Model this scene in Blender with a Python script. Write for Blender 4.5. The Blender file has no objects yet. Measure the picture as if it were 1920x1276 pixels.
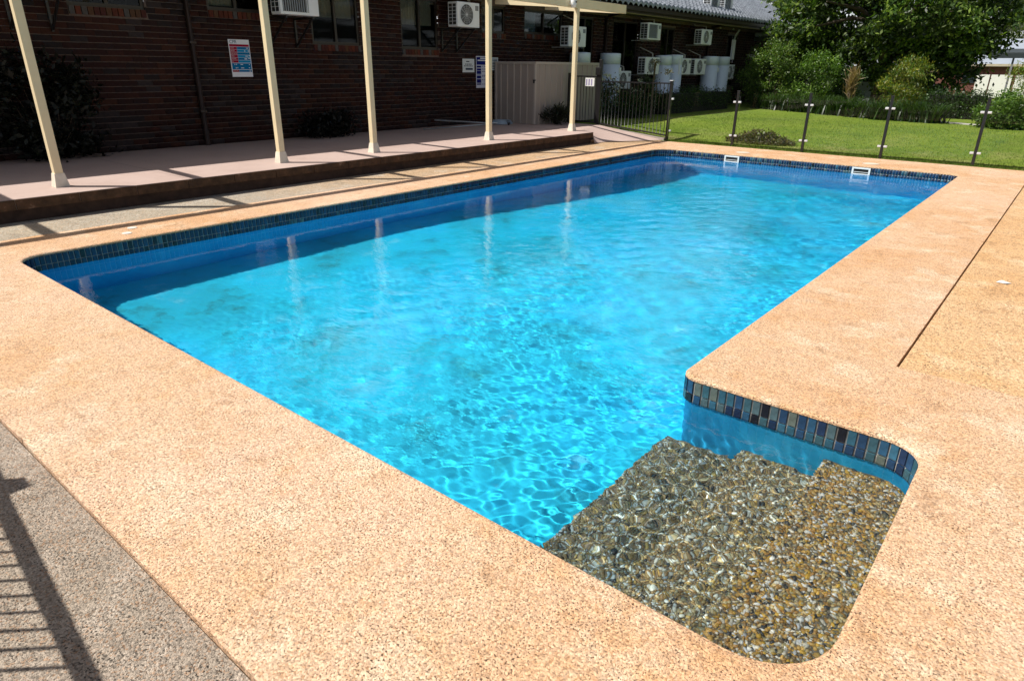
import bpy, bmesh, math, random
import numpy as np
from mathutils import Vector, Matrix
from mathutils.geometry import tessellate_polygon

R = math.radians
random.seed(7)
RNG = np.random.default_rng(7)
SC = bpy.context.scene
COL = SC.collection

# ------------------------------------------------------------------ camera
CAM_H, F_PX = 1.6, 1238.4
YAW, PITCH, ROLL = R(39.436), R(22.522), R(0.64)
_f = Vector((-math.sin(YAW) * math.cos(PITCH), math.cos(YAW) * math.cos(PITCH), -math.sin(PITCH)))
_r0 = Vector((math.cos(YAW), math.sin(YAW), 0))
_u0 = _r0.cross(_f)
_r = _r0 * math.cos(ROLL) + _u0 * math.sin(ROLL)
_u = -_r0 * math.sin(ROLL) + _u0 * math.cos(ROLL)
cam = bpy.data.cameras.new('camera')
cam.sensor_width = 36.0
cam.lens = F_PX / 1920 * 36.0
cam.clip_start, cam.clip_end = 0.05, 2000
cam_o = bpy.data.objects.new('camera', cam)
COL.objects.link(cam_o)
M = Matrix((_r, _u, -_f)).transposed().to_4x4()
M.translation = Vector((0, 0, CAM_H))
cam_o.matrix_world = M
SC.camera = cam_o

# ------------------------------------------------------------------ sky, sun, exposure
SUN_AZ, SUN_EL = R(44), R(53.5)          # the way the light travels over the ground, and its height
w = bpy.data.worlds.new('World')
SC.world = w
w.use_nodes = True
wn = w.node_tree
sky = wn.nodes.new('ShaderNodeTexSky')
sky.sky_type = 'NISHITA'
sky.sun_disc = False
sky.sun_elevation = SUN_EL
sky.sun_rotation = R(226)
sky.air_density, sky.dust_density, sky.ozone_density = 1.0, 4.0, 1.0
bg = wn.nodes['Background']
# added fair-weather cloud, thickened towards the horizon for white glints on the water
wc = wn.nodes.new('ShaderNodeTexCoord')
ws = wn.nodes.new('ShaderNodeSeparateXYZ'); wn.links.new(wc.outputs['Generated'], ws.inputs[0])
def wmath(op, a, b):
    n = wn.nodes.new('ShaderNodeMath'); n.operation = op
    for k, v in ((0, a), (1, b)):
        if hasattr(v, 'is_output'): wn.links.new(v, n.inputs[k])
        else: n.inputs[k].default_value = v
    return n.outputs[0]
wup = wmath('MAXIMUM', ws.outputs[2], 0.0); wden = wmath('ADD', wup, .10)
wm_ = wn.nodes.new('ShaderNodeCombineXYZ'); wn.links.new(wmath('DIVIDE', ws.outputs[0], wden), wm_.inputs[0]); wn.links.new(wmath('DIVIDE', ws.outputs[1], wden), wm_.inputs[1])
wz = wn.nodes.new('ShaderNodeTexNoise'); wz.inputs['Scale'].default_value = 1.5; wz.inputs['Detail'].default_value = 7; wz.inputs['Roughness'].default_value = .58
wn.links.new(wm_.outputs[0], wz.inputs['Vector'])
wr = wn.nodes.new('ShaderNodeValToRGB'); wr.color_ramp.elements[0].position = .585; wr.color_ramp.elements[0].color = (0, 0, 0, 1); wr.color_ramp.elements[1].position = .67; wr.color_ramp.elements[1].color = (.85, .85, .85, 1)
whorizon = wmath('POWER', wmath('SUBTRACT', 1.0, wup), 3.0)
wn.links.new(wmath('ADD', wz.outputs['Fac'], wmath('MULTIPLY', whorizon, .13)), wr.inputs[0])
wx = wn.nodes.new('ShaderNodeMix'); wx.data_type = 'RGBA'
wn.links.new(wr.outputs[0], wx.inputs[0]); wn.links.new(sky.outputs[0], wx.inputs[6]); wx.inputs[7].default_value = (20.0, 20.6, 21.6, 1)
wn.links.new(wx.outputs[2], bg.inputs[0])
bg.inputs[1].default_value = 0.05
sun = bpy.data.lights.new('sun', 'SUN')
sun.energy = 5.0
sun.angle = R(0.53)
sun.color = (1.0, 0.955, 0.88)
sun_o = bpy.data.objects.new('sun', sun)
COL.objects.link(sun_o)
sdir = Vector((math.cos(SUN_EL) * math.cos(SUN_AZ), math.cos(SUN_EL) * math.sin(SUN_AZ), -math.sin(SUN_EL)))
sun_o.rotation_euler = sdir.to_track_quat('-Z', 'Y').to_euler()
sun_o.location = (-10, -10, 20)
sun.cycles.is_caustics_light = True
SC.render.engine = 'CYCLES'
SC.cycles.use_denoising = True
SC.cycles.max_bounces = 10
SC.cycles.transparent_max_bounces = 12
SC.cycles.transmission_bounces = 8
SC.cycles.sample_clamp_indirect = 6.0
vs = SC.view_settings
vs.view_transform = 'Standard'
vs.look = 'None'
vs.exposure = 0.30
vs.gamma = 1.0
vs.use_curve_mapping = False

# ------------------------------------------------------------------ pixel helpers (a pixel gives a direction, a plane gives the distance)
def ray(x, y):
    return _f * F_PX + _r * (x - 960) - _u * (y - 638)
def on_x(x, y, X):
    d = ray(x, y); return Vector((0, 0, CAM_H)) + d * (X / d.x)
def on_y(x, y, Y):
    d = ray(x, y); return Vector((0, 0, CAM_H)) + d * (Y / d.y)
def on_z(x, y, Z=0.0):
    d = ray(x, y); return Vector((0, 0, CAM_H)) + d * ((Z - CAM_H) / d.z)

# ------------------------------------------------------------------ material helpers
MATS = {}
def new_mat(name):
    m = bpy.data.materials.new(name); m.use_nodes = True
    MATS[name] = m
    nt = m.node_tree
    return m, nt, nt.nodes['Principled BSDF']
def nd(nt, typ, **kw):
    n = nt.nodes.new(typ)
    for k, v in kw.items():
        if k.startswith('i_'):
            key = k[2:]
            key = int(key) if key.isdigit() else key.replace('_', ' ')
            n.inputs[key].default_value = v
        else:
            setattr(n, k, v)
    return n
def c4(c): return (c[0], c[1], c[2], 1.0)
def coords(nt, kind='Object'):
    return nd(nt, 'ShaderNodeTexCoord').outputs[kind]
def noise(nt, co, scale, detail=3.0, rough=0.55):
    n = nd(nt, 'ShaderNodeTexNoise'); n.inputs['Scale'].default_value = scale
    n.inputs['Detail'].default_value = detail; n.inputs['Roughness'].default_value = rough
    nt.links.new(co, n.inputs['Vector']); return n.outputs['Fac']
def ramp(nt, fac, stops):
    n = nd(nt, 'ShaderNodeValToRGB')
    el = n.color_ramp.elements
    while len(el) < len(stops): el.new(0.5)
    for e, (p, c) in zip(el, stops):
        e.position = p; e.color = c4(c) if isinstance(c, (tuple, list)) else (c, c, c, 1)
    nt.links.new(fac, n.inputs[0]); return n.outputs[0]
def mix(nt, fac, a, b, mode='MIX'):
    n = nd(nt, 'ShaderNodeMix', data_type='RGBA', blend_type=mode)
    for s, v in ((0, fac), (6, a), (7, b)):
        if hasattr(v, 'is_output'): nt.links.new(v, n.inputs[s])
        else: n.inputs[s].default_value = c4(v) if isinstance(v, (tuple, list)) else v
    return n.outputs[2]
def math_(nt, op, a, b=0.0):
    n = nd(nt, 'ShaderNodeMath', operation=op)
    for s, v in ((0, a), (1, b)):
        if hasattr(v, 'is_output'): nt.links.new(v, n.inputs[s])
        else: n.inputs[s].default_value = v
    return n.outputs[0]
def bump(nt, bs, h, strength=0.3, dist=0.01):
    b = nd(nt, 'ShaderNodeBump'); b.inputs['Strength'].default_value = strength; b.inputs['Distance'].default_value = dist
    nt.links.new(h, b.inputs['Height']); nt.links.new(b.outputs[0], bs.inputs['Normal'])
def voro(nt, co, scale, out='Distance', feature='F1', rnd=1.0):
    v = nd(nt, 'ShaderNodeTexVoronoi', feature=feature); v.inputs['Scale'].default_value = scale
    v.inputs['Randomness'].default_value = rnd
    nt.links.new(co, v.inputs['Vector']); return v.outputs[out]

def plain(name, color, rough=0.5, var=0.12, scale=6.0, metal=0.0, bmp=0.0, spec=0.5):
    m, nt, bs = new_mat(name)
    co = coords(nt)
    n = noise(nt, co, scale, 4)
    lo = tuple(max(0, c * (1 - var)) for c in color); hi = tuple(min(1, c * (1 + var)) for c in color)
    nt.links.new(ramp(nt, n, [(0.3, lo), (0.7, hi)]), bs.inputs['Base Color'])
    bs.inputs['Roughness'].default_value = rough
    bs.inputs['Metallic'].default_value = metal
    bs.inputs['Specular IOR Level'].default_value = spec
    if bmp: bump(nt, bs, noise(nt, co, scale * 12, 3), bmp, 0.004)
    return m

def aggregate(name, blots, cell=95.0, pits=0.5, pitcol=(.10, .06, .035), crack=False, fade=None, cellvar=.36, bstr=.7):
    """exposed pebble concrete: blotches of colour, small stones, dark pits between them"""
    m, nt, bs = new_mat(name)
    co = coords(nt)
    base = ramp(nt, noise(nt, co, 0.9, 5, .6), [(0.30, blots[0]), (0.46, blots[1]), (0.58, blots[2]), (0.72, blots[3])])
    base = mix(nt, 0.55, base, ramp(nt, noise(nt, co, 5.5, 5, .65), [(0.32, blots[3]), (0.5, blots[1]), (0.68, blots[0])]))
    big = ramp(nt, noise(nt, co, .33, 4, .6), [(.36, tuple(v * k for v, k in zip(blots[3], (1.02, .98, .92)))), (.52, blots[2]), (.66, tuple(min(.8, v * k) for v, k in zip(blots[1], (1.03, 1.02, 1.06))))])
    base = mix(nt, .5, base, big)
    if fade:     # the slab changes colour along its length
        sx = nd(nt, 'ShaderNodeSeparateXYZ'); nt.links.new(co, sx.inputs[0])
        g = math_(nt, 'ADD', math_(nt, 'MULTIPLY', math_(nt, 'SUBTRACT', sx.outputs[1], fade[0]), 1.0 / (fade[1] - fade[0])),
                  math_(nt, 'MULTIPLY', math_(nt, 'SUBTRACT', noise(nt, co, 1.4, 4), .5), 1.2))
        g = nd(nt, 'ShaderNodeClamp'); 
        g2 = math_(nt, 'ADD', math_(nt, 'MULTIPLY', math_(nt, 'SUBTRACT', sx.outputs[1], fade[0]), 1.0 / (fade[1] - fade[0])),
                   math_(nt, 'MULTIPLY', math_(nt, 'SUBTRACT', noise(nt, co, 1.4, 4), .5), 1.2))
        nt.links.new(g2, g.inputs[0])
        base = mix(nt, g.outputs[0], base, fade[2])
    pale = ramp(nt, noise(nt, co, 2.1, 6, .7), [(.53, 0.0), (.68, .75)])
    base = mix(nt, pale, base, tuple(min(.8, v * 1.12 + .07) for v in blots[1]))
    dirt = ramp(nt, noise(nt, co, 3.1, 7, .72), [(.32, .6), (.43, 0.0)])
    base = mix(nt, dirt, base, tuple(v * .62 for v in blots[0]))
    cells = voro(nt, co, cell, 'Color')
    hs = nd(nt, 'ShaderNodeSeparateColor'); nt.links.new(cells, hs.inputs[0])
    tone = ramp(nt, hs.outputs[0], [(0.0, 1 - cellvar), (0.5, 1.0), (1.0, 1 + cellvar * .8)])
    col = mix(nt, 1.0, base, tone, 'MULTIPLY')
    warm = ramp(nt, hs.outputs[1], [(0.80, (0, 0, 0)), (0.93, (1, 1, 1))])
    col = mix(nt, math_(nt, 'MULTIPLY', warm, .45), col, (.42, .20, .08))
    pit = ramp(nt, noise(nt, co, cell * .95, 3, .6), [(0.385, 1.0), (0.425, 0.0)])
    pitm = ramp(nt, noise(nt, co, 7, 3), [(0.35, .25), (.62, 1.0)])
    col = mix(nt, math_(nt, 'MULTIPLY', math_(nt, 'MULTIPLY', pit, pitm), pits), col, pitcol)
    if crack:
        sx = nd(nt, 'ShaderNodeSeparateXYZ'); nt.links.new(co, sx.inputs[0])
        wob = math_(nt, 'MULTIPLY', math_(nt, 'SUBTRACT', noise(nt, co, 6, 4), .5), .06)
        d = math_(nt, 'ABSOLUTE', math_(nt, 'ADD', math_(nt, 'ADD', sx.outputs[0], .5), wob))
        line = math_(nt, 'LESS_THAN', d, .0014)
        yy = math_(nt, 'MULTIPLY', math_(nt, 'LESS_THAN', sx.outputs[1], 4.2), math_(nt, 'GREATER_THAN', sx.outputs[1], 3.0))
        brk = ramp(nt, noise(nt, co, 13, 2), [(.48, 0.0), (.52, .45)])
        col = mix(nt, math_(nt, 'MULTIPLY', math_(nt, 'MULTIPLY', line, yy), brk), col, (.09, .06, .04))
    nt.links.new(col, bs.inputs['Base Color'])
    bs.inputs['Roughness'].default_value = .85
    bs.inputs['Specular IOR Level'].default_value = .25
    h = math_(nt, 'SUBTRACT', math_(nt, 'ADD', math_(nt, 'MULTIPLY', voro(nt, co, cell), -.45), noise(nt, co, cell * 1.6, 3, .6)), math_(nt, 'MULTIPLY', pit, .7))
    bump(nt, bs, h, bstr, .006)
    return m

def vcol(name, rough=.6, attr='tint', spec=.5, noisev=.15, scale=30, bmp=0.0, trans=0.0, coat=0.0):
    """material whose colour comes from the piece's own tint attribute"""
    m, nt, bs = new_mat(name)
    a = nd(nt, 'ShaderNodeAttribute', attribute_name=attr)
    co = coords(nt)
    n = noise(nt, co, scale, 4)
    col = mix(nt, 1.0, a.outputs['Color'], ramp(nt, n, [(.25, 1 - noisev), (.75, 1 + noisev)]), 'MULTIPLY')
    nt.links.new(col, bs.inputs['Base Color'])
    bs.inputs['Roughness'].default_value = rough
    bs.inputs['Specular IOR Level'].default_value = spec
    bs.inputs['Coat Weight'].default_value = coat
    if bmp: bump(nt, bs, noise(nt, co, scale * 6, 3), bmp, .004)
    if trans:
        tr = nd(nt, 'ShaderNodeBsdfTranslucent')
        nt.links.new(mix(nt, 1.0, col, (1.25, 1.35, .5), 'MULTIPLY'), tr.inputs[0])
        mx = nd(nt, 'ShaderNodeMixShader'); mx.inputs[0].default_value = trans
        nt.links.new(bs.outputs[0], mx.inputs[1]); nt.links.new(tr.outputs[0], mx.inputs[2])
        nt.links.new(mx.outputs[0], nt.nodes['Material Output'].inputs[0])
    return m

# ------------------------------------------------------------------ mesh helpers
class MB:
    def __init__(s): s.v = []; s.f = []; s.mi = []
    def add(s, vs_, fs, mi=0):
        o = len(s.v); s.v += [tuple(p) for p in vs_]
        for f in fs: s.f.append(tuple(i + o for i in f)); s.mi.append(mi)
    def box(s, a, b, mi=0, mat=None):
        x0, y0, z0 = a; x1, y1, z1 = b
        vs_ = [(x, y, z) for z in (z0, z1) for y in (y0, y1) for x in (x0, x1)]
        if mat is not None: vs_ = [tuple(mat @ Vector(p)) for p in vs_]
        s.add(vs_, [(0, 2, 3, 1), (4, 5, 7, 6), (0, 1, 5, 4), (2, 6, 7, 3), (0, 4, 6, 2), (1, 3, 7, 5)], mi)
    def cbox(s, a, b, c=0.01, mi=0):
        """box with chamfered edges"""
        bm = bmesh.new(); bmesh.ops.create_cube(bm, size=1.0)
        d = [b[i] - a[i] for i in range(3)]; m0 = [(b[i] + a[i]) / 2 for i in range(3)]
        for v in bm.verts: v.co = Vector([m0[i] + v.co[i] * d[i] for i in range(3)])
        bmesh.ops.bevel(bm, geom=bm.edges[:], offset=c, segments=2, affect='EDGES', profile=.5)
        bm.verts.index_update()
        s.add([v.co for v in bm.verts], [[v.index for v in f.verts] for f in bm.faces], mi); bm.free()
    def bar(s, p, q, wd, ht=None, mi=0, up=(0, 0, 1)):
        p, q = Vector(p), Vector(q); ht = ht or wd
        d = (q - p); L = d.length; d.normalize()
        u = Vector(up)
        if abs(u.dot(d)) > .98: u = Vector((1, 0, 0))
        sd = d.cross(u).normalized(); u = sd.cross(d)
        m = Matrix((d, sd, u)).transposed().to_4x4(); m.translation = p
        s.box((0, -wd / 2, -ht / 2), (L, wd / 2, ht / 2), mi, m)
    def tube(s, pts, rad, n=8, mi=0, cap=True):
        pts = [Vector(p) for p in pts]; rings = []
        rads = rad if isinstance(rad, (list, tuple)) else [rad] * len(pts)
        o = len(s.v)
        for i, p in enumerate(pts):
            d = (pts[min(i + 1, len(pts) - 1)] - pts[max(i - 1, 0)]).normalized()
            u = Vector((0, 0, 1)) if abs(d.z) < .95 else Vector((1, 0, 0))
            a = d.cross(u).normalized(); b = d.cross(a)
            for k in range(n):
                t = 2 * math.pi * k / n
                s.v.append(tuple(p + (a * math.cos(t) + b * math.sin(t)) * rads[i]))
        for i in range(len(pts) - 1):
            for k in range(n):
                s.f.append((o + i * n + k, o + i * n + (k + 1) % n, o + (i + 1) * n + (k + 1) % n, o + (i + 1) * n + k)); s.mi.append(mi)
        if cap:
            s.f.append(tuple(o + k for k in range(n))); s.mi.append(mi)
            s.f.append(tuple(o + (len(pts) - 1) * n + k for k in reversed(range(n)))); s.mi.append(mi)
    def lathe(s, prof, c, n=24, mi=0):
        o = len(s.v)
        for r, z in prof:
            for k in range(n):
                t = 2 * math.pi * k / n; s.v.append((c[0] + r * math.cos(t), c[1] + r * math.sin(t), c[2] + z))
        for i in range(len(prof) - 1):
            for k in range(n):
                s.f.append((o + i * n + k, o + i * n + (k + 1) % n, o + (i + 1) * n + (k + 1) % n, o + (i + 1) * n + k)); s.mi.append(mi)
        s.f.append(tuple(o + k for k in reversed(range(n)))); s.mi.append(mi)
        s.f.append(tuple(o + (len(prof) - 1) * n + k for k in range(n))); s.mi.append(mi)
    def mesh(s, name, mats, smooth=False):
        me = bpy.data.meshes.new(name); me.from_pydata(s.v, [], s.f)
        for m in (mats if isinstance(mats, (list, tuple)) else [mats]): me.materials.append(m)
        me.polygons.foreach_set('material_index', s.mi)
        if smooth: me.polygons.foreach_set('use_smooth', [True] * len(me.polygons))
        me.update(); return me
    def build(s, name, mats, parent=None, smooth=False):
        return link(name, s.mesh(name, mats, smooth), parent)

def link(name, data, parent=None):
    o = bpy.data.objects.new(name, data); COL.objects.link(o)
    if parent is not None: o.parent = parent
    return o
def thing(name, label, cat, group=None, loc=None):
    o = bpy.data.objects.new(name, None); COL.objects.link(o); o.empty_display_size = .2
    return tag(o, label, cat, group)
def tag(o, label, cat, group=None):
    o['label'] = label; o['category'] = cat
    if group: o['group'] = group
    return o
def structure(o, label=None):
    o['kind'] = 'structure'
    if label: o['label'] = label
    return o
def np_mesh(name, verts, quads, mat, tint=None, smooth=False):
    """bulk mesh from numpy: verts (n,3), faces (m,k); tint per vertex"""
    me = bpy.data.meshes.new(name)
    k = quads.shape[1]; m = len(quads)
    me.vertices.add(len(verts)); me.vertices.foreach_set('co', np.ascontiguousarray(verts, dtype=np.float32).ravel())
    me.loops.add(m * k); me.loops.foreach_set('vertex_index', quads.astype(np.int32).ravel())
    me.polygons.add(m); me.polygons.foreach_set('loop_start', np.arange(0, m * k, k, dtype=np.int32))
    me.update(calc_edges=True); me.validate()
    if smooth: me.polygons.foreach_set('use_smooth', np.ones(len(me.polygons), dtype=bool))
    if tint is not None: set_tint(me, tint)
    me.materials.append(mat); return me
def set_tint(me, tint):
    a = me.color_attributes.new('tint', 'FLOAT_COLOR', 'POINT')
    t = np.ones((len(me.vertices), 4), np.float32); t[:, :3] = tint
    a.data.foreach_set('color', t.ravel())
def receiver(o):
    o.cycles.is_caustics_receiver = True; return o

# ------------------------------------------------------------------ materials
PEACH = ((.58, .345, .175), (.73, .51, .36), (.67, .435, .265), (.57, .30, .115))
coping_m = aggregate('coping_pebble', PEACH, 132, 1.0, crack=True, pitcol=(.07, .04, .022))
deck_m = aggregate('deck_pebble', ((.60, .355, .17), (.68, .455, .265), (.66, .42, .22), (.57, .315, .125)), 115, 1.0, pitcol=(.07, .04, .02))
path_m = aggregate('path_pebble', ((.27, .215, .165), (.41, .34, .27), (.34, .28, .22), (.44, .37, .29)), 150, .95, (.03, .025, .02), cellvar=.4, bstr=.9)
strip_m = aggregate('strip_pebble', ((.34, .29, .22), (.40, .36, .30), (.37, .32, .25), (.42, .36, .27)), 90, .7, (.06, .05, .04), fade=(4.0, 8.5, (.50, .34, .20)), cellvar=.3)
slab_m, nt, bs = new_mat('slab_paint')
co = coords(nt)
sc_ = ramp(nt, noise(nt, co, 1.3, 6, .65), [(.3, (.44, .325, .28)), (.5, (.485, .365, .32)), (.7, (.50, .385, .34))])
sc_ = mix(nt, ramp(nt, noise(nt, co, 4.5, 7, .72), [(.30, .4), (.42, 0.0)]), sc_, (.26, .19, .165))
sx = nd(nt, 'ShaderNodeSeparateXYZ'); nt.links.new(co, sx.inputs[0])
jt = math_(nt, 'LESS_THAN', math_(nt, 'ABSOLUTE', math_(nt, 'SUBTRACT', math_(nt, 'FRACT', math_(nt, 'MULTIPLY', math_(nt, 'ADD', sx.outputs[1], .55), 1 / 3.0)), .5)), .0017)
nt.links.new(mix(nt, math_(nt, 'MULTIPLY', jt, .7), sc_, (.13, .09, .08)), bs.inputs['Base Color'])
bs.inputs['Roughness'].default_value = .6; bump(nt, bs, noise(nt, co, 26, 3), .1, .004)
cream_m = plain('cream_paint', (.78, .66, .43), .45, .05, 3)
creamw_m = plain('cream_bracket', (.72, .66, .55), .5, .12, 12)
mortar_m = plain('mortar', (.12, .088, .076), .9, .25, 20, bmp=.2)
brick_m = vcol('brick_clay', .85, spec=.25, noisev=.3, scale=22, bmp=.3)
frame_m = plain('dark_frame', (.022, .016, .014), .4, .1)
gutter_m = plain('brown_gutter', (.035, .022, .018), .5, .15)
soffit_m = plain('soffit', (.10, .085, .07), .7, .1)
trim_m = plain('trim_cream', (.38, .32, .16), .6, .1)
black_m = plain('black_powdercoat', (.014, .013, .014), .35, .1)
white_m = plain('white_enamel', (.78, .82, .86), .35, .05, 3)
tank_m = plain('tank_enamel', (.70, .80, .93), .3, .04, 2)
grill_m = plain('dark_grille', (.03, .032, .035), .5, .1)
steel_m = plain('white_clamp', (.58, .59, .61), .25, .04)
shed_m = plain('shed_steel', (.34, .295, .265), .45, .05, 2)
shedt_m = plain('shed_trim', (.42, .375, .345), .4, .05, 2)
blind_m = plain('cream_blind', (.50, .44, .34), .8, .06)
blue_blind_m = plain('blue_blind', (.24, .32, .40), .8, .06)
room_m = plain('dark_room', (.012, .012, .013), .9, .1)
bark_m = plain('bark', (.10, .075, .055), .9, .3, 14, bmp=.5)
plastic_m = plain('white_plastic', (.80, .80, .78), .35, .03)
grout_m = plain('grout', (.42, .40, .37), .85, .2, 30)
tile_m = vcol('glazed_tile', .18, spec=.4, noisev=.3, scale=38)
pebble_m = vcol('pebble_stone', .45, spec=.5, noisev=.15, scale=90)
leaf_m = vcol('leaf', .42, spec=.45, noisev=.1, scale=3, trans=.35)
grassb_m = vcol('grass_blade', .6, spec=.3, noisev=.1, scale=3, trans=.3)

# glass that lets light through without tinting it
def glass_mat(name, tint=(.96, .985, .97), f0=1.45):
    m = bpy.data.materials.new(name); m.use_nodes = True; nt = m.node_tree; nt.nodes.clear()
    out = nd(nt, 'ShaderNodeOutputMaterial'); fr = nd(nt, 'ShaderNodeFresnel'); fr.inputs[0].default_value = f0
    t = nd(nt, 'ShaderNodeBsdfTransparent'); t.inputs[0].default_value = c4(tint)
    g = nd(nt, 'ShaderNodeBsdfGlossy'); g.inputs['Roughness'].default_value = .015
    mx = nd(nt, 'ShaderNodeMixShader')
    nt.links.new(fr.outputs[0], mx.inputs[0]); nt.links.new(t.outputs[0], mx.inputs[1]); nt.links.new(g.outputs[0], mx.inputs[2])
    nt.links.new(mx.outputs[0], out.inputs[0]); return m
pane_m = glass_mat('window_glass', (.62, .66, .66), 1.22)
fence_glass_m = glass_mat('fence_glass', (.985, .995, .99), 1.22)

# pool paint
pool_m, nt, bs = new_mat('pool_plaster')
co = coords(nt)
c1 = ramp(nt, noise(nt, co, .6, 5, .6), [(.36, (.012, .38, .48)), (.46, (.010, .60, .80)), (.56, (.008, .59, .94)), (.70, (.16, .78, .96))])
c2 = ramp(nt, noise(nt, co, 2.3, 6, .66), [(.34, (.014, .26, .31)), (.43, (.010, .57, .78)), (.60, (.012, .62, .92)), (.74, (.30, .82, .96))])
nt.links.new(mix(nt, .5, c1, c2), bs.inputs['Base Color'])
bs.inputs['Roughness'].default_value = .8
wall_m, nt, bs = new_mat('pool_wall_plaster')
co = coords(nt)
nt.links.new(ramp(nt, noise(nt, co, 1.6, 5, .6), [(.3, (.008, .33, .64)), (.5, (.014, .42, .76)), (.72, (.05, .52, .82))]), bs.inputs['Base Color'])
bs.inputs['Roughness'].default_value = .8
# water
water_m = bpy.data.materials.new('pool_water'); water_m.use_nodes = True
nt = water_m.node_tree; nt.nodes.clear()
out = nd(nt, 'ShaderNodeOutputMaterial'); g = nd(nt, 'ShaderNodeBsdfGlass')
g.inputs['Roughness'].default_value = 0; g.inputs['IOR'].default_value = 1.33
g.inputs['Color'].default_value = (.94, .99, 1, 1)
co = coords(nt)
mp = nd(nt, 'ShaderNodeMapping'); mp.inputs['Rotation'].default_value = (0, 0, R(35)); mp.inputs['Scale'].default_value = (1.0, 2.1, 1.0); nt.links.new(co, mp.inputs[0])
rf = noise(nt, mp.outputs[0], 15.0, 2.5, .55)
patchy = ramp(nt, noise(nt, co, .8, 3), [(.36, .15), (.62, 1.0)])
sx = nd(nt, 'ShaderNodeSeparateXYZ'); nt.links.new(co, sx.inputs[0])      # the bay is sheltered
shel = nd(nt, 'ShaderNodeMapRange'); nt.links.new(math_(nt, 'SUBTRACT', math_(nt, 'MULTIPLY', sx.outputs[0], -1.0), 1.3), shel.inputs[0]); shel.inputs[1].default_value = 0.0; shel.inputs[2].default_value = .8; shel.inputs[3].default_value = .12
patchy = math_(nt, 'MULTIPLY', patchy, shel.outputs[0])
lee_ = nd(nt, 'ShaderNodeMapRange'); nt.links.new(sx.outputs[0], lee_.inputs[0]); lee_.inputs[1].default_value = -6.7; lee_.inputs[2].default_value = -4.6; lee_.inputs[3].default_value = .10
patchy = math_(nt, 'MULTIPLY', patchy, lee_.outputs[0])
bp = nd(nt, 'ShaderNodeBump'); bp.inputs['Distance'].default_value = .0062
nt.links.new(math_(nt, 'MULTIPLY', patchy, .55), bp.inputs['Strength']); nt.links.new(rf, bp.inputs['Height']); nt.links.new(bp.outputs[0], g.inputs['Normal'])
nt.links.new(g.outputs[0], out.inputs[0])
# lawn
lawn_m, nt, bs = new_mat('lawn_grass')
co = coords(nt)
gcol = ramp(nt, noise(nt, co, .45, 4, .6), [(.3, (.09, .145, .018)), (.5, (.155, .215, .024)), (.7, (.24, .28, .045))])
gcol = mix(nt, .5, gcol, ramp(nt, noise(nt, co, 9, 5, .7), [(.3, (.06, .11, .014)), (.5, (.13, .205, .02)), (.72, (.21, .26, .045))]))
sx = nd(nt, 'ShaderNodeSeparateXYZ'); nt.links.new(co, sx.inputs[0])
nearf = nd(nt, 'ShaderNodeMapRange'); nt.links.new(sx.outputs[1], nearf.inputs[0]); nearf.inputs[1].default_value = 18.0; nearf.inputs[2].default_value = 15.2; nearf.inputs[3].default_value = .15
worn = math_(nt, 'MULTIPLY', ramp(nt, noise(nt, co, 1.1, 6, .7), [(.48, 0.0), (.66, .8)]), nearf.outputs[0])
gcol = mix(nt, worn, gcol, (.30, .27, .12))
dark = ramp(nt, noise(nt, co, 2.4, 5, .65), [(.33, .5), (.45, 0.0)])
gcol = mix(nt, dark, gcol, (.06, .11, .02))
nt.links.new(gcol, bs.inputs['Base Color'])
bs.inputs['Roughness'].default_value = .9; bs.inputs['Specular IOR Level'].default_value = .15
bump(nt, bs, noise(nt, co, 40, 4, .7), .9, .03)

# ================================================================== THE POOL
WZ = -0.150
PTS = [(-6.95, 1.56, .22), (-.19, 1.56, .26), (-.19, 3.23, .17), (-1.42, 3.23, .10), (-1.42, 13.5, .16), (-6.95, 13.5, .45)]
def outline(e=0.0, seg=7):
    """pool edge grown outwards by e"""
    n = len(PTS); out_ = []
    def off(i):
        p0, p1, p2 = (Vector(PTS[(i + k) % n][:2]) for k in (-1, 0, 1))
        d1, d2 = (p1 - p0).normalized(), (p2 - p1).normalized()
        n1, n2 = Vector((d1.y, -d1.x)), Vector((d2.y, -d2.x))
        return p1 + (n1 + n2) * e, d1, d2
    for i in range(n):
        p, d1, d2 = off(i)
        convex = d1.x * d2.y - d1.y * d2.x > 0
        r = PTS[i][2] + (e if convex else -e)
        a, b = p - d1 * r, p + d2 * r
        c = a + (Vector((-d1.y, d1.x)) if convex else Vector((d1.y, -d1.x))) * r
        t0 = math.atan2(a.y - c.y, a.x - c.x); t1 = math.atan2(b.y - c.y, b.x - c.x)
        while convex and t1 < t0: t1 += 2 * math.pi
        while not convex and t1 > t0: t1 -= 2 * math.pi
        for k in range(seg + 1):
            t = t0 + (t1 - t0) * k / seg
            out_.append((c.x + r * math.cos(t), c.y + r * math.sin(t)))
    return out_
def loops_mesh(levels):
    mb = MB(); n = len(levels[0])
    for L in levels: mb.v += L
    for i in range(len(levels) - 1):
        for k in range(n):
            a, b = i * n + k, i * n + (k + 1) % n
            mb.f.append((a, b, b + n, a + n)); mb.mi.append(0)
    return mb
def slab_with_hole(outer, e_in, z):
    hole = outline(e_in)
    tris = tessellate_polygon([[Vector((x, y, 0)) for x, y in outer], [Vector((x, y, 0)) for x, y in reversed(hole)]])
    allp = list(outer) + list(reversed(hole))
    mb = MB(); mb.add([(x, y, z) for x, y in allp], tris); return mb, hole

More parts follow.
